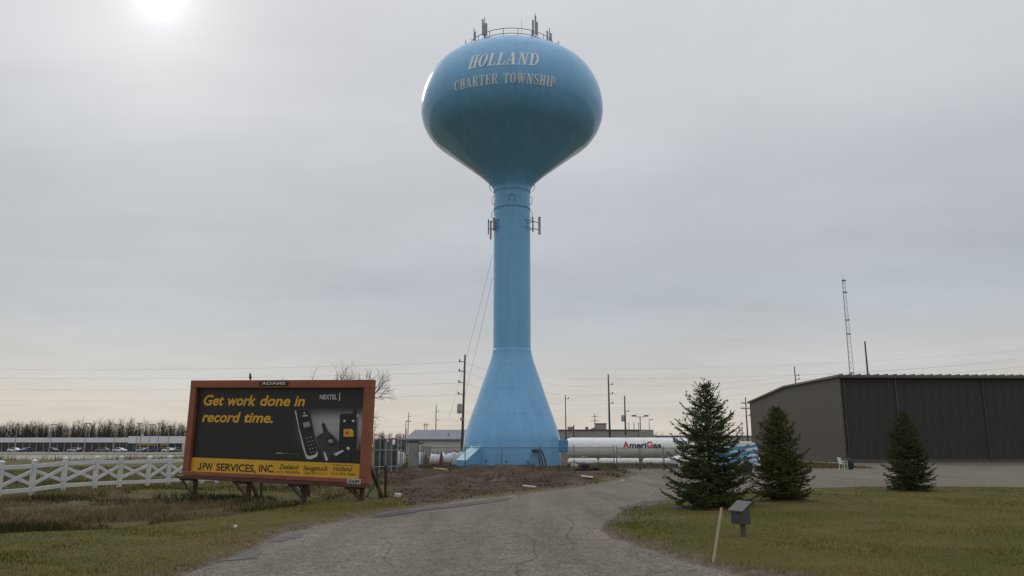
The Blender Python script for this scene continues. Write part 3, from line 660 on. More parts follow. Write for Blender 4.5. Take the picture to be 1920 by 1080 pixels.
# phones of the advertisement: flat print, a few layers of shapes
def flat(pts, m, y, name='print_shape', parent=None):
    q = [BB(*p) for p in pts]; return MB().add([(a, y, b) for a, b in q], [tuple(range(len(q)))]).build(name, m, parent or bill)
flat([(374.7, 867.6), (377.2, 867.7), (377.2, 877.2), (376.2, 880.3), (373.6, 881.4), (371.0, 880.3), (370.2, 876.8), (372.4, 876.6), (373.0, 878.6), (374.2, 878.4), (374.7, 876.6)], M['ink'], .009, 'print_word')
def disc(px, py, r, m, y, parent): flat([(px + r * math.cos(k * .628), py + r * math.sin(k * .628)) for k in range(10)], m, y, parent=parent)
ph = flat([(552.5, 771), (556, 767), (576, 766), (580, 771), (597, 848), (594, 856), (582, 861.5), (574, 860), (567, 838)], M['pgrey2'], .012, 'printed_phone')
flat([(552.5, 771), (554.5, 769), (560, 800), (573.5, 851), (579, 855.5), (590, 852.5), (596.5, 846), (594, 856), (582, 861.5), (574, 860), (567, 838)], M['psil'], .0108, parent=ph)
flat([(556, 769), (575, 768), (578, 772), (593.5, 845), (590, 852), (579, 855), (575, 850), (562, 800)], M['ink'], .0095, parent=ph)
flat([(567, 779), (576, 778), (577, 780), (568, 781)], M['pwhite'], .007, parent=ph)
flat([(567.5, 793), (579.5, 790), (582, 799), (570, 802)], M['pgrey'], .007, parent=ph)
disc(570.5, 774.5, 1.8, M['pwhite'], .007, ph)
for r_ in range(5):
    for c_ in range(3): disc(574 + r_ * 2.2 + c_ * 5.0, 822 + r_ * 6.6 - c_ * 1.2, .9, M['psil'], .007, ph)
ph = flat([(592, 820), (598, 815), (606, 811), (602.5, 795), (605, 792.5), (608.5, 793.5), (614.5, 808), (624, 816), (645, 842), (643, 848), (630, 856), (625, 853), (610, 864), (606, 862)], M['pgrey2'], .0125, 'printed_phone')
flat([(604.5, 796), (606.5, 795), (611.5, 809), (608, 810.5)], M['ink'], .0098, parent=ph)
flat([(609, 822), (623, 819), (633, 833), (619, 838)], M['ink'], .0098, parent=ph); flat([(614, 825), (622, 823), (625, 829), (617, 831)], M['pgrey'], .0075, parent=ph)
flat([(606, 848), (609, 847), (615, 862), (611, 865)], M['psil'], .0075, parent=ph); flat([(625, 851), (643, 843), (644, 846), (630, 855)], M['psil'], .0098, parent=ph)
ph = flat([(637, 778), (640, 775.5), (661, 775), (663.5, 766), (668, 766), (670, 776), (671, 838), (666, 845), (655, 866), (640, 864), (635, 838), (636, 800)], M['ink'], .0115, 'printed_phone')
flat([(668, 777), (671, 777), (671.5, 838), (667, 844), (669, 830)], mat('poster_mauve', (.16, .12, .13), .5), .009, parent=ph)
disc(645.5, 789, 2.3, M['pwhite'], .009, ph); disc(661.8, 789.3, 2.3, M['pwhite'], .009, ph); disc(652.5, 840.5, 3.0, M['pwhite'], .009, ph); disc(652.3, 856.5, 2.4, M['pgrey2'], .009, ph)
flat([(644, 804.5), (659, 804), (662.5, 808), (662.5, 819), (644, 818.5)], M['yellow'], .009, parent=ph); disc(650.5, 811.5, 3.2, M['red'], .0065, ph)
flat([(669.3, 776.5), (671.2, 776.5), (671.2, 782), (669.3, 782)], M['pwhite'], .0065, parent=ph)
# maker's plaque and number plate
xa, za = BB(491, 724); xb, zc = BB(545, 716); pl = MB().box(((xa + xb) / 2, -.142, (za + zc) / 2), (xb - xa, .02, zc - za)).build('name_plaque', M['ink'], bill, bevel=.004)
text_obj('ADAMS', 'plaque_text', M['pwhite'], pl, xa + .1, xb - .1, za + .04, (zc - za) * .62, -.1545, .0, .02)
xa, za = BB(656.5, 907.5); xb, zc = BB(682, 898); pl = MB().box(((xa + xb) / 2, -.185, (za + zc) / 2), (xb - xa, .02, zc - za)).build('number_plate', M['pwhite'], bill, bevel=.004)
text_obj('50689', 'plate_number', M['ink'], pl, xa + .03, xb - .03, za + .04, (zc - za) * .68, -.1975, .0, .03)
# legs: front post with knee brace, rear strut
Mi = bill.matrix_world.inverted()
for k, px in enumerate((362, 463, 568, 676)):
    x, _ = BB(px, 912); p = BO + ex * x; g = hz(p.x, p.y) - .3
    top = Mi @ Vector((p.x, p.y, p.z)); foot = Mi @ Vector((p.x + ey.x * .1, p.y + ey.y * .1, g))
    po = MB().bar((x, .1, .3), foot, .12, .11).build('post', M['framed'], bill)
    MB().bar((x - .42, -.12, -.06), (foot.x, foot.y, foot.z * .62), .075, .07).build('knee_brace', M['framed'], po)
    MB().bar((x - .5, -.1, -.06), (x + .08, -.1, -.06), .10, .07).build('ledge_bracket', M['framed'], po)
for k, px in enumerate((415, 508, 612, 660)):
    x, _ = BB(px, 912); p = BO + ex * (x + .1) + ey * 2.1; g = hz(p.x, p.y) - .3; q = Mi @ Vector((p.x, p.y, g))
    MB().bar((x, .25, BH * .45), q, .09, .09).build('rear_strut', M['framed'], bill)
    MB().bar((x + .05, 2.1, .6), q, .08, .08).build('rear_post', M['framed'], bill)
    p2 = BO + ex * (x + .9) + ey * 2.0; q2 = Mi @ Vector((p2.x, p2.y, hz(p2.x, p2.y)))
    if k in (1, 2): MB().bar((x - .9 if k == 1 else x + 1.0, 1.9, .42), q, .06, .06).build('cross_brace', M['galv'], bill)
# bird on the board
bp_ = BO + ex * BB(469, 713)[0] + ez * (BH + .0)
bd = MB(); bd.lathe([(.01, -.10), (.035, -.06), (.05, 0), (.042, .06), (.03, .10), (.034, .13), (.026, .16), (.004, .18)], 10); o = bd.build('bird', M['black'], smooth='all')
o.location = bp_ + Vector((0, 0, .10)); o.rotation_euler = (R(-18), R(-12), 0); tag(o, 'small dark bird perched on top of the billboard', 'bird')

# ------------------------------------------------------------------ brown metal building
bx0, by0 = 35.7, 85.0; BHt = 9.2
brown = thing('metal_building', 'dark brown ribbed metal building with a low sloping roof', 'building', (bx0, by0, 0), R(2.0))
M['brown'] = mat('brown_metal_siding', (.098, .084, .070), .55, .22, 1.4, stretch=(1, 1, .12), detail=8)
M['brown_shaded'] = mat('brown_siding_shaded', (.030, .0265, .023), .6, .28, 1.4, stretch=(1, 1, .12), detail=8)  # darker copy of the siding paint: shade of the sunless front in the colour
M['trim'] = mat('brown_trim', (.075, .064, .055), .5, .1, 2)
M['roofedge'] = mat('brown_grey_roof_edge', (.13, .115, .105), .5, .12, 1)
LW, KW = 29.5, 15.5
def side_top(y): return BHt if y <= KW else BHt - (y - KW) / (LW - KW) * 1.25
def rib_panel(L, h0, h1, ribs=3):     # local: along x, outwards -y, z up
    m = MB(); n = ribs; prof = []
    for k in range(n):
        a = L * k / n; w = L / n
        prof += [(a, 0), (a + w * .62, 0), (a + w * .70, -.022), (a + w * .90, -.022), (a + w * .98, 0)]
    prof.append((L, 0)); vs = []; fs = []
    for x, y in prof: vs += [(x, y, 0), (x, y, h0 + (h1 - h0) * x / L)]
    for i in range(len(prof) - 1): fs.append((2 * i, 2 * i + 2, 2 * i + 3, 2 * i + 1))
    return m.add(vs, fs)
lw = MB().box((.25, LW / 2, 3.9), (.3, LW - .2, 7.6)).build('left_wall', M['brown'], brown)
npan = 32; pl_ = LW / npan
for k in range(npan):
    p = rib_panel(pl_, side_top((k + 1) * pl_), side_top(k * pl_)).build('siding_panel', M['brown'], lw)
    p.location = (.02, (k + 1) * pl_, 0); p.rotation_euler = (0, 0, R(-90))
fw = MB().box((24, .25, 4.4), (47.6, .3, 8.8)).build('front_wall', M['brown'], brown)
for k in range(48):
    x = .1 + k * 1.0
    door = .3 < x < 10.2
    p = rib_panel(.995, BHt, BHt).build('siding_panel', M['brown_shaded'] if k < 60 else M['brown'], fw); p.location = (x, 0, 0)
MB().box((6.15, -.06, BHt / 2), (.14, .10, BHt)).build('door_jamb', M['trim'], brown)
MB().box((.02, -.02, BHt / 2), (.16, .14, BHt + .02)).build('corner_trim', M['trim'], brown)
rf = MB()
rf.add([(-.25, -.35, BHt + .02), (48, -.35, BHt + .02), (48, KW, BHt + .06), (-.25, KW, BHt + .06), (-.25, LW + .2, side_top(LW) + .06), (48, LW + .2, side_top(LW) + .06),
        (-.25, -.35, BHt + .24), (48, -.35, BHt + .24), (48, KW, BHt + .28), (-.25, KW, BHt + .28), (-.25, LW + .2, side_top(LW) + .28), (48, LW + .2, side_top(LW) + .28)],
       [(0, 3, 9, 6), (3, 4, 10, 9), (6, 9, 8, 7), (9, 10, 11, 8), (0, 6, 7, 1), (0, 1, 2, 3), (3, 2, 5, 4), (4, 5, 11, 10), (1, 7, 8, 2), (2, 8, 11, 5)])
rfo = rf.build('roof', M['roofedge'], brown)
for k in range(48):
    MB().box((.2 + k * 1.0, 3.0, BHt + .30), (.16, 6.8, .10)).build('roof_seam', M['roofedge'], rfo)
MB().box((24, -.42, BHt - .02), (48.2, .16, .16)).build('gutter', M['trim'], brown)
for x in (.35, 15.8, 31.0): MB().tube([(x, -.34, BHt - .1), (x, -.14, BHt - .5), (x, -.14, .3), (x, -.35, .15)], .06, 6).build('downpipe', M['trim'], brown)
MB().box((24, -.05, .28), (47.6, .05, .32)).build('base_trim', M['trim'], brown)
MB().box((24, -.5, .03), (48, 1.2, .12)).build('concrete_apron', M['concrete'], brown)
MB().box((-.6, LW / 2, .03), (1.2, LW, .10)).build('concrete_apron', M['concrete'], brown)

# ------------------------------------------------------------------ far buildings
wb = thing('low_warehouse', 'long pale warehouse with a blue-grey pitched roof left of the tower', 'building', (xat(761, 128), 128, 0), 0)
M['palewall'] = mat('pale_metal_wall', (.52, .50, .48), .6, .06, .4); M['bluegrey'] = mat('blue_grey_metal_roof', (.17, .18, .215), .5, .12, .3)
wl = 15.0; eh = zat(822.5, 128); rh = zat(805.5, 131)
MB().box((wl / 2, 4, eh / 2), (wl, 8, eh)).build('wall', M['palewall'], wb)
MB().add([(-.2, -.4, eh - .05), (wl, -.4, eh - .05), (wl, 4, rh), (.9, 4, rh), (wl, 8.4, eh - .05), (-.2, 8.4, eh - .05), (-.2, -.4, eh - .25), (wl, -.4, eh - .25)], [(0, 1, 2, 3), (3, 2, 4, 5), (0, 3, 5), (0, 6, 7, 1)]).build('roof', M['bluegrey'], wb)
MB().box((6.7, 1.4, eh + .75), (.25, .25, .3)).build('roof_vent', M['galv'], wb)
for k in range(15):
    MB().box((.5 + k, -.012, eh / 2), (.05, .03, eh - .3)).build('wall_rib', M['palewall'], wb)
MB().box((13.3, -.05, 1.3), (1.4, .08, 2.6)).build('door', M['trim'], wb)
MB().box((wl / 2, -.02, .45), (wl, .06, .12)).build('wall_band', M['trim'], wb)
gb = thing('flat_roofed_building', 'wide flat-roofed grey building behind the big white tank', 'building', (xat(1040, 172), 172, 0))
M['greywall'] = mat('grey_block_wall', (.30, .29, .275), .8, .08, .3)
gw = 18.3; gh = zat(806.5, 172)
MB().box((gw / 2 - 2, 6, gh / 2), (gw + 4, 12, gh)).build('wall', M['greywall'], gb)
MB().box((gw / 2 - 2, 5.95, gh + .05), (gw + 4.3, 12.3, .18)).build('parapet_cap', M['trim'], gb)
MB().box((gw + 1.6, 6, gh * .44 + .6), (3.4, 12, gh * .88 + 1.2 - .9)).build('lower_wing', M['greywall'], gb)
def gpx(p): return (p - 1040) / FPX * 172 * .985
for a, b, yt, nm in ((1066, 1075, 801, 'roof_box'), (1099.5, 1104, 801, 'roof_box'), (1118, 1138, 795.5, 'roof_unit')):
    zt_ = zat(yt, 173); MB().box(((gpx(a) + gpx(b)) / 2, 1.5, (gh + zt_) / 2 + .1), (gpx(b) - gpx(a), 2.2, zt_ - gh)).build(nm, M['greywall'], gb, bevel=.03)
MB().box((gpx(1128), 1.5, zat(795.5, 173) + .15), (gpx(1139) - gpx(1117), 2.4, .12)).build('roof_unit_cap', M['trim'], gb)
zt_ = zat(800, 173); MB().add([(gpx(1104), .6, gh), (gpx(1118), .6, gh), (gpx(1118), .6, zt_), (gpx(1104), 2.6, gh), (gpx(1118), 2.6, gh), (gpx(1118), 2.6, zt_)], [(0, 1, 2), (5, 4, 3), (0, 2, 5, 3), (1, 4, 5, 2), (0, 3, 4, 1)]).build('roof_duct', M['greywall'], gb)
lb = thing('distant_shed', 'very long low grey shed on the horizon behind the tall spruce', 'building', (xat(1193, 260), 260, 0))
MB().box((22, 5, zat(819, 260) / 2), (44, 10, zat(819, 260))).build('wall', mat('shed_wall', (.36, .35, .33), .7, .1, .2), lb)
MB().box((22, 5, zat(818, 260)), (44.6, 10.4, .5)).build('roof', M['bluegrey'], lb)

# ------------------------------------------------------------------ car dealership on the left
DY = 285.0
dl = thing('car_dealership', 'low white-fronted car showroom with a yellow stripe, far left', 'building', (xat(-60, DY), DY, 0))
M['showwhite'] = mat('showroom_fascia_white', (.66, .67, .69), .5, .05, .2); M['showyellow'] = mat('showroom_yellow', (.58, .36, .02), .5)
dlx = lambda p: (p + 60) / FPX * DY * .98
ztop, zf = zat(820.5, DY), zat(829.5, DY)
W_ = dlx(350)
MB().box((W_ / 2, 8, zf / 2), (W_ - .6, 15, zf)).build('showroom_glass', M['glass'], dl)
MB().box((W_ / 2, 8, (ztop + zf) / 2), (W_, 16.4, ztop - zf)).build('fascia', M['showwhite'], dl)
MB().box((W_ * .86, 8, (ztop + zf) / 2 + .1), (W_ * .26, 16.8, ztop - zf + .8)).build('fascia', M['showwhite'], dl)
for a, b in ((257, 295), (299, 312)):
    MB().box(((dlx(a) + dlx(b)) / 2, .35, zat(833, DY)), (dlx(b) - dlx(a), .2, .75)).build('yellow_stripe', M['showyellow'], dl)
for a in range(-50, 345, 13):
    MB().box((dlx(a), .40, zf / 2), (.25, .25, zf - .05)).build('mullion', M['galv'], dl)
for a in (272, 304, 340):
    MB().box((dlx(a), -.25, (ztop + zf) / 2), (1.7, .06, .7)).build('fascia_sign', M['pgrey'], dl)
MB().box((dlx(347), 6, zf / 2), (1.8, 14, zf * .98)).build('end_wall', M['palewall'], dl)
def car_mesh(paint, label, loc, rz, group):
    t_ = thing('parked_car', label, 'car', loc, rz, group)
    body = [(-2.2, .35), (-2.25, .75), (-1.9, .95), (-1.2, 1.0), (-.55, 1.45), (.9, 1.48), (1.6, 1.05), (2.15, .98), (2.25, .6), (2.2, .35)]
    MB().prism(body, -.88, .88).build('body', paint, t_, bevel=.06)
    MB().prism([(-1.0, 1.03), (-.5, 1.40), (.85, 1.42), (1.4, 1.08)], -.895, .895).build('window', M['glass'], t_)
    for x in (-1.4, 1.4):
        for y in (-.82, .82): MB().lathe([(.33, -.11), (.33, .11)], 14, (x, y, .33), 'y').build('wheel', M['black'], t_)
    return t_
cols = {'silver': (.45, .46, .48), 'maroon': (.09, .02, .025), 'black': (.02, .02, .022), 'white': (.7, .7, .7), 'blue': (.04, .07, .16), 'grey': (.16, .165, .17)}
cm = {k: mat('car_paint_' + k, v, .3, spec=.6, coat=.5) for k, v in cols.items()}
lots = [(262, 'black', 'below the left end of the yellow stripe'), (276, 'silver', 'right of the black car'), (291, 'blue', 'in the middle of the dealer row'), (306, 'maroon', 'next to the billboard end of the row'), (323, 'white', 'right of the maroon car'), (341, 'grey', 'closest to the billboard edge'),
        (225, 'white', 'near the showroom middle'), (200, 'grey', 'left of the white car'), (172, 'maroon', 'under the middle of the showroom'), (140, 'silver', 'in the left part of the row'), (105, 'black', 'left of the silver car'), (66, 'blue', 'second from the left end'), (28, 'white', 'at the left end of the row')]
for k, (px, c_, wh) in enumerate(lots):
    car_mesh(cm[c_], c_ + ' car parked before the showroom ' + wh, (xat(px, DY - 14), DY - 14 - (k % 3) * 2.5, .0), R(8 if k % 2 else 172) + (R(60) if k % 3 == 2 else 0), 'cars parked at the dealership')
def lot_lamp(px, py, Y, label, heads=1, grp='dealership lot lamps', s=1.0):
    x = xat(px, Y, 5); zt_ = zat(py, Y); t_ = thing('lot_lamp', label, 'lamp', (x, Y, 0), 0, grp)
    MB().tube([(0, 0, -.1), (0, 0, zt_)], [.16 * s, .10 * s], 8).build('pole', M['galv'] if grp.startswith('dealer') else M['darkmetal'], t_)
    for k in range(heads):
        sx = (0 if heads == 1 else (-1 if k == 0 else 1)) * 1.5 * s
        if heads > 1: MB().bar((0, 0, zt_ - .2), (sx, 0, zt_ + .1), .1 * s).build('arm', M['darkmetal'], t_)
        MB().box((sx + (.5 if heads == 1 else 0), 0, zt_ + .15), (1.9 * s if heads == 1 else 1.1 * s, .6, .32 * s)).build('lamp_head', M['darkmetal'] if heads > 1 else M['galv'], t_, bevel=.05)
    return t_
for px, py, wh in ((257, 795, 'above the left end of the stripe'), (264, 798, 'second of the pair left of the billboard'), (280, 797, 'third lamp from the billboard'), (297, 795, 'second lamp from the billboard'), (316, 800, 'nearest to the billboard'), (215, 797, 'above the middle of the showroom'), (160, 795, 'above the left half of the showroom'), (95, 797, 'left part of the lot'), (30, 796, 'at the far left of the lot')):
    lot_lamp(px, py, DY - 22, 'slim pale lot lamp, ' + wh, 1)

# ------------------------------------------------------------------ poles, mast, wires
def pole(px, py, Y, label, arms=(), tr=None, lean=0.0, r=.15, ins=(), name='utility_pole', side=1):
    x = xat(px, Y, zat(py, Y)); zt_ = zat(py, Y); t_ = thing(name, label, 'pole', (x + lean * zt_, Y, 0), 0, 'poles')
    def P(z): return (-lean * (zt_ + .0) * z / zt_, 0, z)
    MB().tube([P(-.3), P(zt_ * .5), P(zt_)], [r, r * .85, r * .62], 8).build('shaft', M['polewood'], t_, smooth='all')
    for z, w in arms:
        p = P(z); MB().bar((p[0] - w, -.14, z), (p[0] + w, -.14, z), .11, .12).build('crossarm', M['polewood'], t_)
        for s in (-.9, -.45, .45, .9): MB().lathe([(.05, 0), (.06, .08), (.03, .2)], 6, (p[0] + w * s, -.14, z + .06)).build('insulator', M['galv'], t_)
    for z in ins:
        p = P(z); MB().bar((p[0], -.05, z), (p[0] + side * .55, -.05, z + .10), .07).build('standoff', M['darkmetal'], t_); MB().lathe([(.06, 0), (.09, .1), (.05, .3)], 6, (p[0] + side * .58, -.05, z + .02)).build('insulator', M['darkmetal'], t_)
    if tr:
        p = P(tr); MB().lathe([(.05, -.55), (.27, -.5), (.27, .4), (.2, .5), (.04, .55)], 12, (p[0] - side * .42 if side > 0 else p[0] - .42, -.1, tr)).build('transformer', M['galv'], t_, smooth=True)
    return t_
def zs(Y, *ys): return [zat(y, Y) for y in ys]
p1 = pole(872, 665, 86, 'tall weathered utility pole with a transformer, just left of the tower', tr=zat(766, 86), ins=zs(86, 679, 697, 718, 740), side=-1, lean=-.02)
MB().box((-.02, -.25, zat(786, 86)), (.3, .3, .35)).build('meter_box', M['galv'], p1)
p7 = pole(1140.5, 702, 118, 'tallest utility pole right of the tower, with three side insulators', ins=zs(118, 722, 739, 757), r=.17)
pole(818, 759, 190, 'distant utility pole with short crossarms above the pale warehouse', arms=[(zat(772, 190), .0001)] and [], ins=zs(190, 772, 788), r=.14)
pole(766, 773, 210, 'thin utility pole at the left end of the pale warehouse', ins=zs(210, 782), r=.13)
pole(796, 793, 290, 'left of two stub poles above the warehouse roof', arms=[(zat(797, 290), .7)], r=.16)
pole(800.5, 793, 290, 'right of two stub poles above the warehouse roof', arms=[(zat(796, 290), .9)], r=.16)
pole(1060, 741, 140, 'slim straight pole rising beside the right edge of the tower', ins=zs(140, 748), r=.12)
pole(1171, 742, 132, 'stout utility pole with a cylinder behind the tank lettering', tr=zat(784, 132), ins=zs(132, 772), r=.17)
pole(1115, 775, 250, 'far pole with two crossarms above the rooftop unit', arms=[(zat(781, 250), 1.0), (zat(789, 250), 1.25)], r=.16)
pole(1075.5, 797, 150, 'short thick post before the grey building', r=.2)
for px, wh in ((1179, 'left'), (1188.5, 'middle'), (1197.5, 'right')): pole(px, 792, 200, wh + ' of three bare stub poles above the tank', r=.13)
pole(1397.5, 745, 128, 'utility pole with crossarms at the left edge of the brown building', arms=[(zat(756, 128), .8), (zat(766, 128), .9)], ins=zs(128, 780), r=.14)
pole(1391, 790, 240, 'small far pole between the spruce and the brown building', r=.12)
p15 = pole(1489.5, 687, 122, 'thin pole rising behind the roof of the brown building', ins=zs(122, 705, 712), r=.13)
p17 = pole(1621.5, 640, 122, 'thick dark pole leaning behind the roof at right', r=.20, lean=.0)
pole(762, 803, 230, 'tiny dark post beside the warehouse gable', r=.14)
lot_lamp(760.5, 791, 160, 'dark street lamp at the left gable of the warehouse', 1, 'street lamps', .55)
lot_lamp(1201, 781, 175, 'twin-headed lamp standard beyond the white tank', 2, 'street lamps', .9)
lot_lamp(1218, 788, 200, 'single-headed lamp beyond the tank, right of the twin lamp', 1, 'street lamps', .6)
# lattice mast
def lattice(px, py, Y):
    zt_ = zat(py, Y); x = xat(px, Y, zt_); t_ = thing('lattice_mast', 'slender guyed lattice radio mast behind the brown building', 'mast', (x, Y, 0))
    wd = lambda z: .95 - .55 * (z / zt_)
    C3 = [(math.cos(a), math.sin(a)) for a in (R(90), R(210), R(330))]
    for cx, cy in C3: MB().tube([(cx * wd(0), cy * wd(0), 0), (cx * wd(zt_) , cy * wd(zt_), zt_ - 1.5)], .055, 5).build('leg', M['galv'], t_)
    lac = MB(); n = 34
    for k in range(n):
        za, zb2 = (zt_ - 1.5) * k / n, (zt_ - 1.5) * (k + 1) / n
        for i in range(3):
            a = C3[i]; b = C3[(i + 1) % 3]; lac.bar((a[0] * wd(za), a[1] * wd(za), za), (b[0] * wd(zb2), b[1] * wd(zb2), zb2), .04)
    tag(lac.build('lacing', M['galv'], t_), kind='stuff')
    MB().tube([(0, 0, zt_ - 2), (0, 0, zt_)], [.07, .03], 5).build('tip', M['darkmetal'], t_)
    for f in (.97, .9, .74, .66, .44): MB().box((.25, 0, zt_ * f), (1.1, .5, .25)).build('antenna', M['darkmetal'], t_, bevel=.04)
lattice(1580, 516, 215)
def wire(a, b, sag, label, r=.0085):
    a, b = Vector(a), Vector(b)
    o = MB().tube([a + (b - a) * (i / 24) - Vector((0, 0, 4 * sag * (i / 24) * (1 - i / 24))) for i in range(25)], r, 4, False).build('overhead_wire', M['cable'])
    tag(o, label, 'wire', 'overhead wires')
ord_ = ('topmost', 'second', 'third', 'lowest')
for k, (ya, yb) in enumerate(((679, 722), (697, 739), (718, 757))):
    a = at(869, ya, 86); b = at(1143, yb, 118); wire(a, b, 1.1, ord_[k] + ' wire sagging behind the tower between the two tallest poles')
for k, (ya, yb) in enumerate(((722, 704), (739, 712), (757, 724))):
    a = at(1145, ya, 118); b = at(1492, yb, 122); wire(a, b, .6, ord_[k] + ' wire running from the tallest right pole to the brown building')
for k, (ya, yb) in enumerate(((704, 662), (712, 680), (724, 697))):
    a = at(1491, ya, 122); b = at(1990, yb, 100); wire(a, b, .5, ord_[k] + ' wire above the roof of the brown building')
for k, (ya, yb) in enumerate(((679, 690), (697, 706), (718, 728), (740, 748))):
    a = at(867, ya, 86); b = at(-120, yb, 105); wire(a, b, .5, ord_[k] + ' wire crossing the sky above the billboard')
for k, (ya, yb) in enumerate(((672, 660), (690, 680))):
    wire(at(1060, ya + 20, 150), at(1990, yb - 10, 150), 1.2, ('upper' if k == 0 else 'lower') + ' faint far wire high above the white tank', .011)
for k, (ya, yb) in enumerate(((773, 760), (788, 775))):
    wire(at(818, ya, 190), at(640, yb + 32, 230), .5, ('upper' if k == 0 else 'lower') + ' short far wire left of the pale warehouse', .012)
    wire(at(818, ya, 190), at(1060, ya - 20, 150), .8, ('upper' if k == 0 else 'lower') + ' far wire passing behind the tower cone', .012)

# ------------------------------------------------------------------ gas yard: tanks
TY = 104.0
def capsule(L, r, n=8, e=.55):        # profile along x from 0 to L with dished ends
    pr = []
    for k in range(n + 1): a = math.pi / 2 * k / n; pr.append((max(.01, r * math.sin(a)), r * e * 2 * (1 - math.cos(a)) * .5 * 1.6 if False else r * e * (1 - math.cos(a))))
    return pr + [(rr, L - x) for rr, x in reversed(pr)]
tkx0 = xat(1058, TY); tkx1 = xat(1296, TY); rT = (zat(820.5, TY) - zat(858, TY)) / 2; zT = (zat(820.5, TY) + zat(858, TY)) / 2
tk = thing('storage_tank', 'huge white horizontal propane tank with red and navy lettering', 'tank', (tkx0, TY, 0))
MB().lathe(capsule(tkx1 - tkx0, rT, 10, .75), 48, (0, 0, zT), 'x').build('shell', M['tankwhite'], tk, smooth='all')
for x in (2.6, tkx1 - tkx0 - 3.0):
    MB().box((x, 0, (zT - rT * .6) / 2 - .35), (.7, rT * 1.5, zT - rT * .6 + .7)).build('saddle', M['concrete'], tk, bevel=.03)
for x in (4, 8.0, 12): MB().lathe([(.12, -.1), (.12, .3), (.2, .3), (.2, .36)], 10, (x, 0, zT + rT)).build('valve', M['galv'], tk)
pipe = MB().tube([(1.5, -rT * .4, zT - rT - .35), (tkx1 - tkx0 - 1.5, -rT * .4, zT - rT - .35)], .09, 8).build('pipe', M['framed'], tk)
def tank_text(txt, pxa, pxb, pyb, capz, m):
    xa, xb = xat(pxa, TY - rT, zT) - tkx0, xat(pxb, TY - rT, zT) - tkx0; zb0 = zat(pyb, TY - rT) - zT; a0 = math.asin(zb0 / rT)
    def bend(X, ys):
        a = a0 + ys * capz / rT; return X, -(rT + .04) * np.cos(a), zT + (rT + .04) * np.sin(a)
    text_obj(txt, 'tank_lettering', m, tk, xa, xb, 0, 1, 0, 0, .034, bend=bend)
tank_text('A', 1168, 1180, 839.7, .84, M['red']); tank_text('meri', 1180.5, 1212, 839.7, .70, M['navy'])
tank_text('G', 1213, 1224, 839.7, .84, M['red']); tank_text('as', 1224.5, 1240, 839.7, .70, M['navy'])
def small_tank(pxa, pxb, Y, r, zc, label, grp, name='propane_tank', L=None):
    xa = xat(pxa, Y); L = L or xat(pxb, Y) - xa; t_ = thing(name, label, 'tank', (xa, Y, 0), 0, grp)
    MB().lathe(capsule(L, r, 8, .8), 28, (0, 0, zc), 'x').build('shell', M['tankwhite'], t_, smooth='all')
    for f in (.2, .8): MB().box((L * f, 0, (zc - r * .8) / 2 + .02), (.18, r * 1.2, zc - r * .8 + .1)).build('foot', M['framed'], t_)
    MB().lathe([(.16, -.1), (.16, .22), (.12, .28)], 12, (L / 2, 0, zc + r)).build('valve_dome', M['galv'], t_, smooth=True)
    return t_
gl = 'row of white propane tanks under the big tank'
for k, (a, b, wh) in enumerate(((1064, 1121, 'leftmost of the row, beside the tower foot'), (1122, 1200, 'second from the tower'), (1204, 1282, 'third from the tower'), (1286, 1364, 'mostly behind the tall spruce'))):
    small_tank(a, b, 97, .46, .55, 'white propane tank lying under the big tank, ' + wh, gl).location.z = -.6
# upright white cylinders and short tanks left of the tower
for k, (px, r, h) in enumerate(((727, .34, 1.35), (738, .33, 1.35), (745, .34, 1.4), (752, .34, 1.3), (786, .36, 1.2), (790, .3, 1.3), (812, .34, 1.1), (835, .4, 1.25), (843, .4, 1.2), (851, .4, 1.3), (858, .38, 1.2), (866, .4, 1.3))):
    Y = 78; t_ = thing('gas_cylinder', 'upright white gas cylinder in the yard left of the tower, %s in the row' % ('first second third fourth fifth sixth seventh eighth ninth tenth eleventh last'.split()[k]), 'cylinder', (xat(px, Y), Y, 0), 0, 'upright white gas cylinders')
    MB().lathe([(.02, 0), (r * .9, .02), (r, .1), (r, h - .25), (r * .8, h - .08), (r * .3, h), (.02, h)], 16).build('shell', M['tankwhite'], t_, smooth='all')
    MB().lathe([(r * .45, h - .05), (r * .45, h + .18), (r * .4, h + .18)], 12, cap=False).build('collar', M['galv'], t_)
for px, Y, l_ in ((806, 74, 'short white tank with a valve dome between the two closed umbrellas'), (822, 76, 'short white tank right behind the red closed umbrella')):
    small_tank(px, px + 28, Y, .48, .62, l_, 'short white tanks')
# closed umbrellas
M['umred'] = mat('umbrella_red', (.22, .035, .03), .8, .2, 4); M['umbrown'] = mat('umbrella_rust', (.16, .075, .03), .8, .2, 4)
for px, py0, py1, Y, m_, l_ in ((827.5, 846, 872, 70, 'umred', 'closed red umbrella standing before the white cylinders'), (797.5, 851, 879, 63, 'umbrown', 'closed rust-brown umbrella beside the grey cabinet')):
    zt_ = zat(py0, Y); t_ = thing('closed_umbrella', l_, 'umbrella', (xat(px, Y), Y, 0), 0, 'closed umbrellas')
    MB().tube([(0, 0, -.1), (0, 0, zt_ + .06)], .025, 6).build('pole', M['darkmetal'], t_)
    pr = [(.03, zt_), (.10, zt_ - .25), (.17, zt_ - .7), (.20, zt_ - 1.05), (.15, zt_ - 1.2)]; mb = MB(); vs = []; fs = []
    for r_, z_ in pr:
        for k in range(16): a = 2 * math.pi * k / 16; q = r_ * (1 if k % 2 else .68); vs.append((q * math.cos(a), q * math.sin(a), z_))
    for i in range(4):
        for k in range(16): fs.append((i * 16 + k, i * 16 + (k + 1) % 16, i * 16 + 16 + (k + 1) % 16, i * 16 + 16 + k))
    mb.add(vs, fs).build('canopy', M[m_], t_)
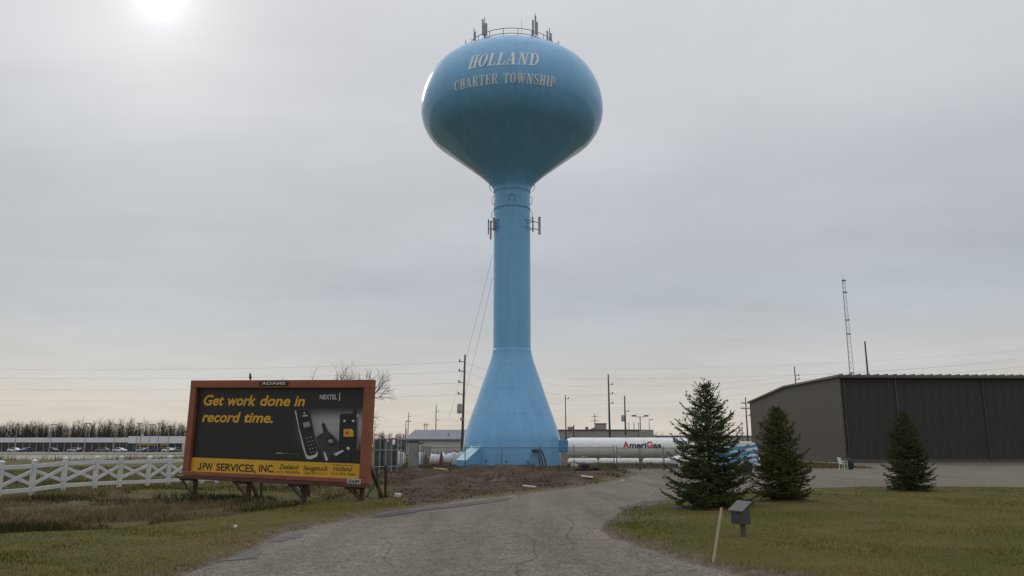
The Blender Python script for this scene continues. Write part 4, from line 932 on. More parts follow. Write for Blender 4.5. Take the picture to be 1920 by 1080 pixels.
# blue cabinet and pier at the right foot of the tower
cb = thing('utility_cabinet', 'bright blue box on a grey pier at the right foot of the tower', 'cabinet', (xat(1057.5, 67.5), 67.5, 0))
M['cabblue'] = mat('cabinet_blue', (.07, .25, .47), .5, .1, 2)
za, zb2 = zat(848, 67.5), zat(825, 67.5)
MB().box((-.05, 0, (za + zb2) / 2), (.78, .6, zb2 - za)).build('box', M['cabblue'], cb, bevel=.02)
MB().box((-.05, -.31, (za + zb2) / 2), (.66, .03, zb2 - za - .12)).build('door', M['cabblue'], cb, bevel=.01)
MB().box((-.02, 0, za / 2 - .05), (.42, .42, za)).build('pier', M['concrete'], cb, bevel=.03)

# ------------------------------------------------------------------ chain-link fences
def link_mesh(name, w, h, parent, m4, sp=.075, t_=.0035, z0=.05):
    V = []; F = []; n = int((w + h) / sp)
    for sgn in (1, -1):
        for k in range(n):
            c = k * sp
            xa, za_, xb, zb_ = c, 0, c - h, h
            if xa > w: za_ = xa - w; xa = w
            if xb < 0: zb_ = h + xb; xb = 0
            if zb_ - za_ < .02: continue
            if sgn < 0: xa, xb = w - xa, w - xb
            o = len(V); V += [(xa - t_, 0, z0 + za_), (xa + t_, 0, z0 + za_), (xb + t_, 0, z0 + zb_), (xb - t_, 0, z0 + zb_)]; F.append((o, o + 1, o + 2, o + 3))
    o = np_mesh(name, V, F, M['wire'], parent); tag(o, kind='stuff'); o.matrix_local = m4; return o
def fence_run(t_, a, b, h, nposts, rail_z, ptop, r=.035, mesh=True, bottom=False, skip_first=False):
    a, b = Vector(a), Vector(b); d = b - a; L = d.length; ang = math.atan2(d.y, d.x)
    for k in range(nposts):
        if k == 0 and skip_first: continue
        p = a + d * (k / (nposts - 1)); g = 0
        MB().tube([(p.x, p.y, -.3), (p.x, p.y, ptop)], r, 7).build('post', M['galvd'], t_, smooth='all')
    MB().tube([(a.x, a.y, rail_z), (b.x, b.y, rail_z)], .026, 6).build('top_rail', M['galvd'], t_)
    if bottom: MB().tube([(a.x, a.y, .12), (b.x, b.y, .12)], .024, 6).build('bottom_rail', M['galvd'], t_)
    if mesh: link_mesh('mesh', L, rail_z - .06, t_, Matrix.Translation(a) @ Matrix.Rotation(ang, 4, 'Z'))
M['galvd'] = mat('weathered_galvanised', (.13, .135, .135), .6, .2, 6, metal=.3)
FY = 57.0; rz_ = zat(839.5, FY)
cf = thing('chain_link_fence', 'grey chain-link fence running in front of the tower foot', 'fence', (0, 0, 0))
fxs = [790, 872, 941, 1013, 1076, 1151]
px_prev = None
for a_, b_ in zip(fxs[:-1], fxs[1:]):
    fence_run(cf, (xat(a_, FY), FY, 0), (xat(b_, FY), FY, 0), 1.75, 2, rz_, rz_ + .2, skip_first=(a_ != fxs[0]))
fence_run(cf, (xat(790, FY), FY, 0), (xat(790, FY) - 1.2, FY + 18, 0), 1.75, 7, rz_, rz_ + .15, skip_first=True)
gt = thing('chain_link_gate', 'wide chain-link double gate across the yard drive', 'gate', (0, 0, 0))
gxa, gxb = xat(1155, 60), xat(1330, 62)
for k in range(4):
    a = Vector((gxa + (gxb - gxa) * k / 4 + .04, 60 + .5 * k, 0)); b = Vector((gxa + (gxb - gxa) * (k + 1) / 4 - .04, 60 + .5 * (k + 1), 0))
    fence_run(gt, a, b, 1.7, 2, zat(840, 60), zat(839, 60) + (.12 if k in (0, 2) else 0), bottom=True, r=.04 if k in (0, 2) else .025)
rf_ = thing('chain_link_fence', 'chain-link fence behind the spruces, between the gate and the brown building', 'fence', (0, 0, 0))
fence_run(rf_, (gxb + .1, 62.2, 0), (20.2, 63.0, 0), 1.7, 3, 1.75, 1.9)
# pen of tall panels at the left
pen = thing('storage_pen', 'tall chain-link storage pen right of the billboard', 'pen', (0, 0, 0))
PX = [(701, 49), (723, 49.5), (745, 50.2)]; ph_ = zat(822, 49)
PW = [Vector((xat(px, y), y, 0)) for px, y in PX] + [Vector((xat(756, 56), 56, 0))]
for a, b in zip(PW[:-1], PW[1:]):
    ang = math.atan2((b - a).y, (b - a).x)
    for p in (a, (a + b) / 2): MB().tube([(p.x, p.y, -.2), (p.x, p.y, ph_)], .04, 7).build('post', M['galv'], pen)
    for z in (.55, 1.55, ph_ - .03): MB().tube([(a.x, a.y, z), (b.x, b.y, z)], .03, 6).build('rail', M['galv'], pen)
    link_mesh('mesh', (b - a).length, ph_ - .1, pen, Matrix.Translation(a) @ Matrix.Rotation(ang, 4, 'Z'))
# things kept in the pen
M['crate'] = mat('dark_green_grey_sheet', (.045, .05, .05), .7, .3, 2); M['steel2'] = mat('dull_steel_sheet', (.12, .125, .13), .6, .25, 2)
for px, Y, w, h, m_, l_ in ((706, 51.0, .35, 2.2, 'crate', 'dark upright locker inside the storage pen, beside the billboard'), (714.5, 51.3, .5, 2.3, 'black', 'black upright locker in the middle of the storage pen'), (727, 51.2, .55, 2.1, 'steel2', 'dull grey upright locker in the right half of the storage pen'), (737, 52.5, .45, 1.9, 'crate', 'dark narrow locker at the right end of the storage pen')):
    t_ = thing('storage_locker', l_, 'locker', (xat(px, Y), Y, 0), R(6), 'lockers in the pen')
    MB().box((0, 0, h / 2), (w, .6, h)).build('body', M[m_], t_, bevel=.02)
    MB().box((0, -.31, h / 2), (w * .86, .03, h * .92)).build('door', M[m_], t_, bevel=.01); MB().box((w * .3, -.335, h * .5), (.03, .03, .2)).build('handle', M['galv'], t_)
cn = thing('tarp_canopy', 'sagging dark tarpaulin roof on thin posts right of the storage pen', 'canopy', (0, 0, 0))
ca, cbx = xat(733, 58), xat(788, 58); zc_ = zat(822, 58); n = 8; vs = []; fs = []
for j in range(4):
    for i in range(n + 1):
        vs.append((ca + (cbx - ca) * i / n, 57.6 + j * .9, zc_ - .30 * smooth(0, 1, np.array(i / n)) + .05 * math.sin(i * 2.1 + j) ))
for j in range(3):
    for i in range(n): k = j * (n + 1) + i; fs.append((k, k + 1, k + n + 2, k + n + 1))
tp = MB().add(vs, fs).build('tarp', M['crate'], cn, smooth='all'); so = tp.modifiers.new('thick', 'SOLIDIFY'); so.thickness = .09
for x in (ca + .05, (ca + cbx) / 2 - .2):
    for y in (57.65, 60.2): MB().tube([(x, y, -.1), (x, y, zc_ - .02)], .035, 6).build('post', M['galvd'], cn)
gc_ = thing('electrical_cabinet', 'plain grey upright cabinet on a dark plinth beside the chain-link fence', 'cabinet', (xat(775.5, 57.5), 57.5, 0))
zc0 = zat(829, 57.5); M['cabgrey'] = mat('cabinet_grey', (.25, .24, .235), .55, .12, 2)
MB().box((0, 0, .15), (.74, .66, .36)).build('plinth', M['darkmetal'], gc_); MB().box((0, 0, .3 + (zc0 - .3) / 2), (.70, .6, zc0 - .3)).build('body', M['cabgrey'], gc_, bevel=.02)
MB().box((0, -.31, .3 + (zc0 - .3) / 2), (.6, .03, zc0 - .5)).build('door', M['cabgrey'], gc_, bevel=.01); MB().box((.22, -.335, 1.2), (.03, .03, .18)).build('handle', M['darkmetal'], gc_)
MB().box((0, 0, zc0 + .04), (.8, .7, .08)).build('cap', M['darkmetal'], gc_)

# ------------------------------------------------------------------ white crossbuck fence at the left
wf = thing('crossbuck_fence', 'white rail fence with crossed boards left of the billboard', 'fence', (0, 0, 0))
def wfp(px):                         # base line of the fence seen at this column
    f = (px - 240) / 170.0; return 34.5 + 4.2 * f
posts = [-62, 2, 64, 122, 181, 231 - 4, 280, 317.5, 352, 381, 408]
PT = []
for px in posts:
    Y = wfp(px); x = xat(px, Y); PT.append(Vector((x, Y, hz(x, Y) - .02)))
for p in PT: MB().box((p.x, p.y, p.z + .62), (.16, .16, 1.30)).build('post', M['vinyl'], wf, bevel=.015); MB().add([(p.x + dx_ * .1, p.y + dy_ * .1, p.z + 1.275) for dx_, dy_ in ((-1, -1), (1, -1), (1, 1), (-1, 1))] + [(p.x, p.y, p.z + 1.36)], [(0, 1, 4), (1, 2, 4), (2, 3, 4), (3, 0, 4), (3, 2, 1, 0)]).build('post_cap', M['vinyl'], wf)
for a, b in zip(PT[:-1], PT[1:]):
    d = (b - a).normalized() * .08; o_ = Vector((0, 0, 1.08)); l_ = Vector((0, 0, .22))
    MB().bar(a + d + o_, b - d + o_, .045, .15).build('rail', M['vinyl'], wf, bevel=.006); MB().bar(a + d + l_, b - d + l_, .045, .15).build('rail', M['vinyl'], wf, bevel=.006)
    e = Vector((0, -.024, 0)); MB().bar(a + d + Vector((0, 0, .42)) + e, b - d + Vector((0, 0, .90)) + e, .04, .13).build('cross_board', M['vinyl'], wf, bevel=.006)
    MB().bar(a + d + Vector((0, 0, .90)) - e, b - d + Vector((0, 0, .42)) - e, .04, .13).build('cross_board', M['vinyl'], wf, bevel=.006)

# ------------------------------------------------------------------ van and small things by the brown building
VY = 54.0
vx1 = xat(1417, VY); vx0 = vx1 - 5.6
van = thing('delivery_van', 'white van with blue swoosh stripes parked behind the tall spruce', 'van', ((vx0 + vx1) / 2, VY, 0), R(4))
M['vanw'] = mat('van_white', (.70, .70, .69), .3, .04, 2, spec=.6, coat=.4); M['vanb'] = mat('van_blue_stripe', (.06, .26, .50), .35, coat=.3)
vz = zat(828, VY)
vp = [(-2.8, .45), (-2.82, .95), (-2.6, 1.12), (-1.95, 1.22), (-1.35, vz - .12), (-1.0, vz), (2.3, vz), (2.62, vz - .12), (2.8, 1.0), (2.8, .42), (2.35, .40), (2.28, .62), (2.05, .80), (1.75, .80), (1.5, .62), (1.45, .40), (-1.35, .40), (-1.4, .62), (-1.65, .80), (-1.95, .80), (-2.2, .62), (-2.25, .40)]
MB().prism(vp, -.98, .98).build('body', M['vanw'], van, bevel=.05)
for k, (z0_, w_, xa_) in enumerate(((1.0, .20, -1.1), (1.36, .26, -.9), (1.74, .18, -.7), (.72, .12, -.9))):
    vs = []; fs = []; n = 14
    for i in range(n + 1):
        x = xa_ + (2.74 - xa_) * i / n - (.09 * max(0, z0_ - .9) if i == n else 0); f = i / n; zc0_ = z0_ - .18 + .30 * f * f; hw = w_ * (.25 + .75 * math.sin(math.pi * min(1, f * 1.0 + .15) * .8)) / 2 + .02
        zz0 = zc0_ - hw; zz1 = min(zc0_ + hw, vz - .08)
        if x > 1.4 and x < 2.4 and z0_ < .9: zz0 = max(zz0, .83); zz1 = max(zz1, .87)
        vs += [(x, -.984 - .002 * k, zz0), (x, -.984 - .002 * k, zz1)]
        if i: fs.append((2 * i - 2, 2 * i, 2 * i + 1, 2 * i - 1))
    MB().add(vs, fs).build('stripe', M['vanb'], van)
for x in (-1.8, 1.9):
    for y in (-.84, .84):
        wh = MB().lathe([(.2, -.12), (.35, -.12), (.37, -.08), (.37, .08), (.35, .12), (.2, .12)], 24, (x, y, .37), 'y').build('tyre', M['black'], van, smooth=True)
        MB().lathe([(.20, -.1), (.20, .1)], 16, (x, y, .37), 'y').build('rim', M['galv'], wh)
MB().box((2.78, -.86, 1.35), (.12, .16, .55)).build('tail_light', mat('tail_light_red', (.35, .01, .015), .25), van, bevel=.02); MB().box((2.78, .86, 1.35), (.12, .16, .55)).build('tail_light', bpy.data.materials['tail_light_red'], van, bevel=.02)
MB().box((2.86, 0, .52), (.14, 1.9, .2)).build('bumper', M['pgrey2'], van, bevel=.03); MB().box((-2.84, 0, .55), (.14, 1.9, .24)).build('bumper', M['pgrey2'], van, bevel=.03)
MB().box((2.79, -.45, 1.55), (.03, .7, .5)).build('rear_window', M['glass'], van); MB().box((2.79, .45, 1.55), (.03, .7, .5)).build('rear_window', M['glass'], van)
MB().add([(-1.72, -.985, 1.25), (-1.0, -.985, 1.25), (-1.0, -.985, vz - .25), (-1.22, -.985, vz - .25)], [(0, 1, 2, 3)]).build('side_window', M['glass'], van)
MB().box((-2.78, -.7, .9), (.1, .3, .2)).build('headlight', M['pwhite'], van, bevel=.03)
# wheeled bin and white sign board behind the van
bn = thing('wheeled_bin', 'black bin with a pale lid standing behind the van', 'bin', (xat(1422.5, 58), 58, 0))
MB().prism([(-.24, .0), (.24, .0), (.30, 1.0), (-.30, 1.0)], -.28, .28).build('body', M['black'], bn, bevel=.03); MB().box((0, 0, 1.09), (.64, .66, .16)).build('lid', M['pgrey'], bn, bevel=.04)
for x in (-.2, .2): MB().lathe([(.1, -.03), (.1, .03)], 12, (x, .3, .1), 'y').build('wheel', M['black'], bn)
sb = thing('sign_board', 'small white sign board behind the smaller spruce', 'sign', (xat(1438, 60), 60, 0))
MB().box((0, 0, (zat(848, 60) + zat(859.5, 60)) / 2), (.72, .04, zat(848, 60) - zat(859.5, 60))).build('panel', M['white'], sb, bevel=.01)
for x in (-.3, .3): MB().box((x, .04, .6), (.05, .04, 1.3)).build('leg', M['darkmetal'], sb)
# plastic chair and black bag
ch = thing('plastic_chair', 'white plastic chair by the corner of the brown building', 'chair', (xat(1580, 63), 63, 0), R(35))
for a, b in ((-.2, -.2), (.2, -.2), (.2, .2), (-.2, .2)): MB().bar((a * 1.15, b * 1.15, 0), (a, b, .42), .05).build('leg', M['vinyl'], ch)
MB().box((0, 0, .43), (.46, .46, .04)).build('seat', M['vinyl'], ch, bevel=.015); MB().bar((0, .22, .43), (0, .36, .92), .42, .03, up=(0, 1, 0)).build('backrest', M['vinyl'], ch)
for s in (-1, 1): MB().tube([(s * .23, -.2, .42), (s * .24, -.22, .64), (s * .23, .26, .66)], .022, 6).build('armrest', M['vinyl'], ch)
bg = thing('rubbish_sack', 'slumped black sack beside the white chair', 'sack', (xat(1592, 63.3), 63.3, 0))
def lump(r, h, seed, n=14, m=9):
    rn = random.Random(seed); vs = []; fs = []
    for i in range(m + 1):
        f = i / m; rr = r * math.sin(math.pi * (.12 + .86 * f)) ** .6
        for k in range(n): a = 2 * math.pi * k / n; q = rr * (1 + .16 * math.sin(3 * a + seed + f * 5) + rn.uniform(-.09, .09)); vs.append((q * math.cos(a), q * math.sin(a), h * f * (1 + rn.uniform(-.03, .03))))
    for i in range(m):
        for k in range(n): fs.append((i * n + k, i * n + (k + 1) % n, (i + 1) * n + (k + 1) % n, (i + 1) * n + k))
    fs += [tuple(range(n - 1, -1, -1)), tuple(range(m * n, m * n + n))]
    return MB().add(vs, fs)
lump(.28, .95, 2).build('bag', M['black'], bg, smooth='all'); lump(.08, .2, 5).build('knot', M['black'], bg, smooth='all').location = (0, 0, .9)

# ------------------------------------------------------------------ roadside bits
mbx, mby = gr(1394, 1010, .05); gz_ = hz(mbx, mby)
mbo = thing('post_box', 'dark box with a pale slanted lid on a short wooden post, on the lawn', 'post box', (mbx, mby, gz_), R(-58)); mbo.scale = (.70, .70, .84)
M['oldwood'] = mat('old_grey_wood', (.085, .072, .06), .85, .3, 6, bump=.3, stretch=(5, 5, .8)); M['boxdark'] = mat('dark_grey_box', (.05, .05, .052), .6, .2, 4); M['lid'] = mat('pale_grey_lid', (.085, .08, .08), .45, .15, 4)
MB().bar((0, 0, -.2), (0, 0, .30), .10, .10).build('post', M['oldwood'], mbo)
MB().prism([(-.15, .27), (.15, .27), (.15, .72), (-.15, .56)], -.27, .15, 'x').build('body', M['boxdark'], mbo, bevel=.01)
MB().add([(-.32, -.20, .545), (.20, -.20, .545), (.20, .18, .745), (-.32, .18, .745), (-.32, -.20, .57), (.20, -.20, .57), (.20, .18, .77), (-.32, .18, .77)], [(3, 2, 1, 0), (4, 5, 6, 7), (0, 1, 5, 4), (1, 2, 6, 5), (2, 3, 7, 6), (3, 0, 4, 7)]).build('lid', M['lid'], mbo)
sx, sy = gr(1334, 1055, .03); tp = at(1353, 952, sy + .15)
o = MB().bar((sx, sy, -.1), tp, .036, .024).build('marker_stake', mat('pale_stake_wood', (.36, .29, .20), .8, .15, 8, stretch=(6, 6, 1))); tag(o, 'pale wooden stake leaning at the lawn edge before the post box', 'stake')
sx, sy = gr(1606.5, 939, .05); o = MB().tube([(sx, sy, -.1), (sx, sy, .48)], .012, 6).build('thin_stake', M['oldwood']); tag(o, 'thin short stake standing alone in the right lawn', 'stake')
a_ = gr(713, 937, 0); o = MB().tube([(a_[0], a_[1], -.2), at(706, 880, a_[1])], .03, 6).build('steel_stake', M['framed']); tag(o, 'thin rusty stake leaning right of the billboard', 'stake')
# black bundle of tyres in front of the fence
tx, ty = gr(1097, 882, .1)
for k, (dx_, dy_, dz_, rx, wh) in enumerate(((-.35, 0, .0, 0, 'lower left'), (.38, .1, .0, 0, 'lower right'), (0, .05, .24, 6, 'top'))):
    o = MB().lathe([(.20, -.10), (.32, -.12), (.37, -.06), (.37, .06), (.32, .12), (.20, .10), (.20, -.10)], 22, cap=False).build('old_tyre', M['black'], smooth=True)
    o.location = (tx + dx_, ty + dy_, hz(tx, ty) + .12 + dz_); o.rotation_euler = (R(rx), R(rx), k); tag(o, 'old black tyre, ' + wh + ' of the heap before the fence', 'tyre', 'heap of tyres before the fence')
lump(.3, .42, 9).build('black_sack', M['black'], smooth='all').location = (tx + .75, ty - .05, hz(tx, ty)); tag(bpy.data.objects['black_sack'], 'slumped black sack at the right end of the tyre heap', 'sack')
# litter on the dirt
M['litter'] = mat('pale_litter', (.55, .53, .48), .7, .2, 10); M['plank'] = mat('new_plank', (.42, .31, .14), .7, .2, 6)
def chip(px, py, w, d, h, rz, m, name, label, cat):
    x, y = gr(px, py, .15); o = MB().box((0, 0, 0), (w, d, h)).build(name, M[m], bevel=min(w, d, h) * .2); o.location = (x, y, hz(x, y) + h * .45); o.rotation_euler = (R(4), R(6), rz); tag(o, label, cat, 'litter on the dirt')
chip(826, 881.5, 1.0, .3, .12, .1, 'plank', 'yellow_board', 'yellowish board lying on the dirt left of the tower foot', 'board')
chip(993, 910, .55, .2, .06, .2, 'litter', 'pale_slab', 'pale flat scrap on the dirt below the tower', 'scrap')
chip(1101, 898.5, .6, .25, .06, -.1, 'litter', 'pale_slab', 'pale flat scrap on the dirt below the tyre heap', 'scrap')
chip(746, 926, .22, .18, .14, .5, 'litter', 'pale_stone', 'pale stone at the dirt edge right of the billboard', 'stone')
chip(754, 894, .35, .2, .1, .3, 'litter', 'pale_stone', 'pale stone on the dirt below the storage pen', 'stone')
chip(796, 903, .32, .15, .06, .3, 'litter', 'pale_slab', 'small pale scrap in the middle of the left dirt', 'scrap')
chip(1167, 897, .2, .15, .12, .3, 'litter', 'pale_stone', 'pale stone at the right tip of the dirt', 'stone')
chip(1077, 876, .5, .4, .35, .3, 'litter', 'white_bag', 'crumpled white bag left of the tyre heap', 'bag')
chip(442, 975, .08, .06, .06, .3, 'litter', 'paper_cup', 'tiny white cup on the grass below the billboard', 'cup')

# ------------------------------------------------------------------ vegetation
def orient(d):
    d = d / np.linalg.norm(d, axis=-1, keepdims=True); up = np.where(np.abs(d[..., 2:3]) > .95, np.array([1., 0, 0]), np.array([0., 0, 1]))
    x = np.cross(d, up); x /= np.linalg.norm(x, axis=-1, keepdims=True); return d, x, np.cross(x, d)
def spruce(px, py, pyt, radius, seed, label, tone, lead=1, lift=1.0, droop=.18):
    rn = random.Random(seed); rg = np.random.default_rng(seed)
    gx_, gy_ = gr(px, py, .1); g = hz(gx_, gy_); H = zat(pyt, gy_) - g
    t_ = thing('spruce_tree', label, 'tree', (gx_, gy_, g))
    MB().tube([(0, 0, -.2), (.02, 0, H * .35), (0, .02, H * .7), (0, 0, H * .985)], [H * .022, H * .017, H * .009, .004], 8).build('trunk', M['bark'], t_, smooth='all')
    limbs = MB(); A = []; D = []; S = []          # needle-bearing twig segments: start, vector, needle size
    z = .10 * H * .5; k = 0
    tips = [(0, 0, H)]
    while z < H * .97:
        f = z / H; n = max(4, int(round(8 - 4 * f))) ; ph = rn.uniform(0, 6.28)
        for i in range(n):
            az = ph + 2 * math.pi * i / n + rn.uniform(-.25, .25)
            env = radius * min(1, (1 - f) * 1.22 + .03) ** .62 * (.72 + .28 * min(1, f / .16)) * (1 - .42 * max(0, min(1, (f - .68) / .28)))
            L = env * rn.uniform(.80, 1.12) * (1 if rn.random() > .10 else .62) * (1.0 if k % 2 == 0 else .78)
            if L < .05: L = .05
            el0 = R(-10 + 62 * f ** 1.35 + rn.uniform(-8, 8)) * lift
            pts = []; nseg = max(3, int(L / .095)); ca, sa = math.cos(az), math.sin(az)
            for q in range(nseg + 1):
                u = q / nseg; r_ = L * u; zz = z + r_ * math.tan(el0) - droop * L * math.sin(math.pi * u * .8) * (1 - f) + .20 * L * u ** 3
                pts.append(np.array([r_ * ca + rn.uniform(-.012, .012), r_ * sa + rn.uniform(-.012, .012), zz]))
            limbs.tube([tuple(p) for p in pts], [max(.003, .011 * (1 - .85 * q / nseg) * (.4 + L)) for q in range(nseg + 1)], 4, False)
            for q in range(nseg):                         # needles on the limb itself and on its side twigs
                u = (q + .5) / nseg
                if u > .22: A.append(pts[q]); D.append(pts[q + 1] - pts[q]); S.append(.040)
                if u < .12: continue
                lt = (L * (1 - u) * .62 + .07) * rn.uniform(.6, 1.15); lt = min(lt, .34)
                dm = pts[q + 1] - pts[q]; dm = dm / np.linalg.norm(dm); side = np.array([-sa, ca, 0.])
                for sg in (-1, 1):
                    dv = dm * .72 + side * sg * rn.uniform(.55, .95) + np.array([0, 0, rn.uniform(-.30, .16)]); dv /= np.linalg.norm(dv)
                    st_ = pts[q] + (pts[q + 1] - pts[q]) * rn.random(); m_ = max(1, int(lt / .085))
                    for w_ in range(m_):
                        A.append(st_ + dv * lt * w_ / m_ + np.array([0, 0, .03 * (w_ / m_) ** 2])); D.append(dv * lt / m_); S.append(.038)
                    if lt > .16:                           # forked tips
                        for sg2 in (-1, 1):
                            d2 = dv * .8 + np.cross(dv, [0, 0, 1.]) * sg2 * .6; A.append(st_ + dv * lt * .55); D.append(d2 * lt * .38); S.append(.034)
        z += H * (.034 - .012 * f) * rn.uniform(.8, 1.2); k += 1
    for q in range(lead):                                  # leader shoots
        o = np.array([.0, 0, H * .93]) if q == 0 else np.array([.03, .0, H * .90]); dv = np.array([0, 0, H * .075]) if q == 0 else np.array([.085, 0, H * .10])
        for w_ in range(5): A.append(o + dv * w_ / 5); D.append(dv / 5); S.append(.026)
    A = np.array(A); D = np.array(D); S = np.array(S)
    # every segment carries a brush of flat needle blades
    nb = 11; n = len(A); Ar = np.repeat(A, nb, 0); Dr = np.repeat(D, nb, 0); Sr = np.repeat(S, nb)
    d, x, y = orient(Dr); u = rg.random(n * nb)[:, None]; a = rg.uniform(0, 2 * np.pi, n * nb)
    rad_ = x * np.cos(a)[:, None] + y * np.sin(a)[:, None]; base = Ar + Dr * u
    nd = d * rg.uniform(.5, 1.0, (n * nb, 1)) + rad_ * rg.uniform(.6, 1.0, (n * nb, 1)); nd /= np.linalg.norm(nd, axis=1, keepdims=True)
    ln_ = (Sr * rg.uniform(.75, 1.45, n * nb))[:, None]; wv = np.cross(nd, d); wv /= (np.linalg.norm(wv, axis=1, keepdims=True) + 1e-9); hw = .0095
    V = np.stack([base - wv * hw, base + wv * hw, base + nd * ln_], 1).reshape(-1, 3); F = np.arange(len(V)).reshape(-1, 3)
    tone = np.array(tone); cl_ = .5 + .5 * fbm(A[:, 0] * 1.0 + A[:, 2] * .7, A[:, 1] + A[:, 2] * .9, 5.0, 3, 4)
    c = tone[None] * (.70 + .60 * np.repeat(cl_, nb)[:, None]) * rg.uniform(.75, 1.3, (n * nb, 1)); yl = rg.random(n * nb) < .10; c[yl] = c[yl] * np.array([1.5, 1.25, .9])
    np_mesh('crown', V, F, M['needle'], t_, colors=np.repeat(c, 3, 0)); limbs.build('limbs', M['bark'], t_)
    return t_
M['bark'] = mat('brown_bark', (.052, .040, .030), .9, .3, 6, bump=.4, stretch=(4, 4, 1)); M['needle'] = tint_mat('spruce_needles', .85, .08)
spruce(1334, 955, 722, 1.36, 3, 'tallest spruce, dark blue-green with a forked tip, on the right lawn', (.060, .080, .028), 2)
spruce(1468, 946, 764, 1.0, 8, 'smaller olive-green spruce right of the tallest one', (.072, .082, .026), 1)
spruce(1708, 922, 772, 1.05, 12, 'spruce at the right edge of the lawn, before the brown building', (.062, .072, .030), 1)

def bare_tree(name, loc, H, spread, seed, label, depth=5, grp=None, twig=.006):
    rn = random.Random(seed); t_ = thing(name, label, 'tree', loc, 0, grp); tr = MB(); br = MB()
    def grow(p, d, L, r, k):
        pts = [p]; q = p.copy()
        for i in range(3):
            d = (d + Vector((rn.gauss(0, .10), rn.gauss(0, .10), rn.gauss(.03, .05)))).normalized(); q = q + d * (L / 3); pts.append(q.copy())
        (tr if k == depth else br).tube(pts, [r, r * .9, r * .8, r * .68], 5 if k >= depth - 1 else 3, False)
        if k == 0: return
        n = rn.choice((3, 3, 4)) + (2 if k == depth else 0)
        for i in range(n):
            a = rn.uniform(0, 6.28); o = d.orthogonal().normalized(); o.rotate(Matrix.Rotation(a, 3, d)); nd = (d * rn.uniform(.75, 1.1) + o * rn.uniform(.45, .95) * spread).normalized()
            s = pts[rn.choice((1, 2, 3, 3))] if k < depth else pts[rn.choice((2, 3, 3))]
            grow(s.copy(), nd, L * rn.uniform(.58, .82), max(twig, r * .58), k - 1)
    grow(Vector((0, 0, -.1)), Vector((0, 0, 1)), H * .30, H * .017, depth)
    tr.build('trunk', M['twigs'], t_); br.build('crown', M['twigs'], t_); return t_
M['twigs'] = mat('grey_brown_twigs', (.15, .128, .11), .9, .2, 3)
bare_tree('bare_tree', (xat(667, 46), 46, 0), 8.0, .72, 11, 'bare leafless tree showing above and right of the billboard', 6, twig=.0055)
# woods behind the dealership: a mass nobody can count
def woods(name, label, n, xr, yr, hr, seed, col_, ribs=46):
    rg = np.random.default_rng(seed); X = rg.uniform(*xr, n); Y = rg.uniform(*yr, n); Hh = rg.uniform(*hr, n) * (1 + .16 * fbm(X, Y, .03, 3)); V = []; C = []
    for i in range(n):
        h = Hh[i]; base = np.array([X[i], Y[i], 0]); c = np.array(col_) * rg.uniform(.7, 1.3)
        def rib(a, b, w0, w1):
            V.append([a - [w0, 0, 0], a + [w0, 0, 0], b + [w1, 0, 0]]); C.append([c] * 3); V.append([a - [0, w0, 0], a + [0, w0, 0], b + [0, w1, 0]]); C.append([c] * 3)
        rib(base, base + [rg.normal(0, .3), rg.normal(0, .3), h], h * .017, .03)
        for k in range(ribs):
            f = rg.uniform(.06, .95); a = base + [0, 0, h * f]; an = rg.uniform(0, 6.28); L = h * rg.uniform(.10, .30) * (1.15 - f * .6); up = L * rg.uniform(.4, 1.5)
            rib(a, a + np.array([math.cos(an) * L, math.sin(an) * L, up]), .05 + .05 * (1 - f), .03)
    V = np.array(V).reshape(-1, 3); C = np.array(C).reshape(-1, 3); o = np_mesh(name, V, np.arange(len(V)).reshape(-1, 3), M['tint'], colors=C); tag(o, label, 'woods', kind='stuff'); return o
M['tint'] = tint_mat('bare_woods', .9, .1)
woods('far_woods', 'brown leafless woods on the skyline behind the car showroom', 800, (xat(-120, 400), xat(372, 400)), (360, 460), (10.5, 14.5), 1, (.085, .072, .062), 42)
woods('far_woods', 'low hazy line of bare trees on the skyline right of the tower', 150, (xat(1180, 520), xat(1460, 520)), (480, 560), (6.5, 10), 2, (.075, .068, .058), 36)
woods('far_woods', 'brown scrubby trees on the skyline between billboard and warehouse', 90, (xat(660, 300), xat(790, 300)), (270, 330), (4.6, 6.8), 3, (.09, .068, .055), 36)
woods('far_woods', 'bare trees far right beyond the brown building', 60, (xat(1700, 400), xat(2100, 400)), (360, 460), (9, 12), 4, (.08, .066, .056), 36)
# grass, blade by blade
M['blade'] = tint_mat('grass_blades', .95, .03)
def blades(name, label, xr, yr, n, hr, wid, test, pal, seed, lean=.6, patch=.35):
    rg = np.random.default_rng(seed); u = rg.random(n); Y = 1 / (1 / yr[0] + u * (1 / yr[1] - 1 / yr[0])); X = rg.uniform(*xr, n)
    ok = test(X, Y); X, Y = X[ok], Y[ok]; n = len(X); Z = height(X, Y)
    h = rg.uniform(*hr, n) * (.6 + 1.1 * np.clip(fbm(X, Y, 2.3, 3, 6) + .15, 0, 1)) ; a = rg.uniform(0, 6.28, n); w = wid * (.6 + Y / 18.0) * rg.uniform(.6, 1.2, n)
    wx, wy = np.cos(a) * w, np.sin(a) * w; la = rg.uniform(0, 6.28, n); lx, ly = np.cos(la) * h * lean * rg.random(n), np.sin(la) * h * lean * rg.random(n)
    V = np.stack([np.stack([X - wx, Y - wy, Z - .01], -1), np.stack([X + wx, Y + wy, Z - .01], -1), np.stack([X + lx, Y + ly, Z + h], -1)], 1).reshape(-1, 3)
    m = np.clip(.5 + patch * 2.2 * fbm(X, Y, .55, 4, 13) + rg.normal(0, .20, n), 0, .999); idx = (m * len(pal)).astype(int); c = np.array(pal)[idx] * rg.uniform(.75, 1.25, (n, 1))
    o = np_mesh(name, V, np.arange(3 * n).reshape(-1, 3), M['blade'], colors=np.repeat(c, 3, 0)); tag(o, label, 'grass', kind='stuff'); return o
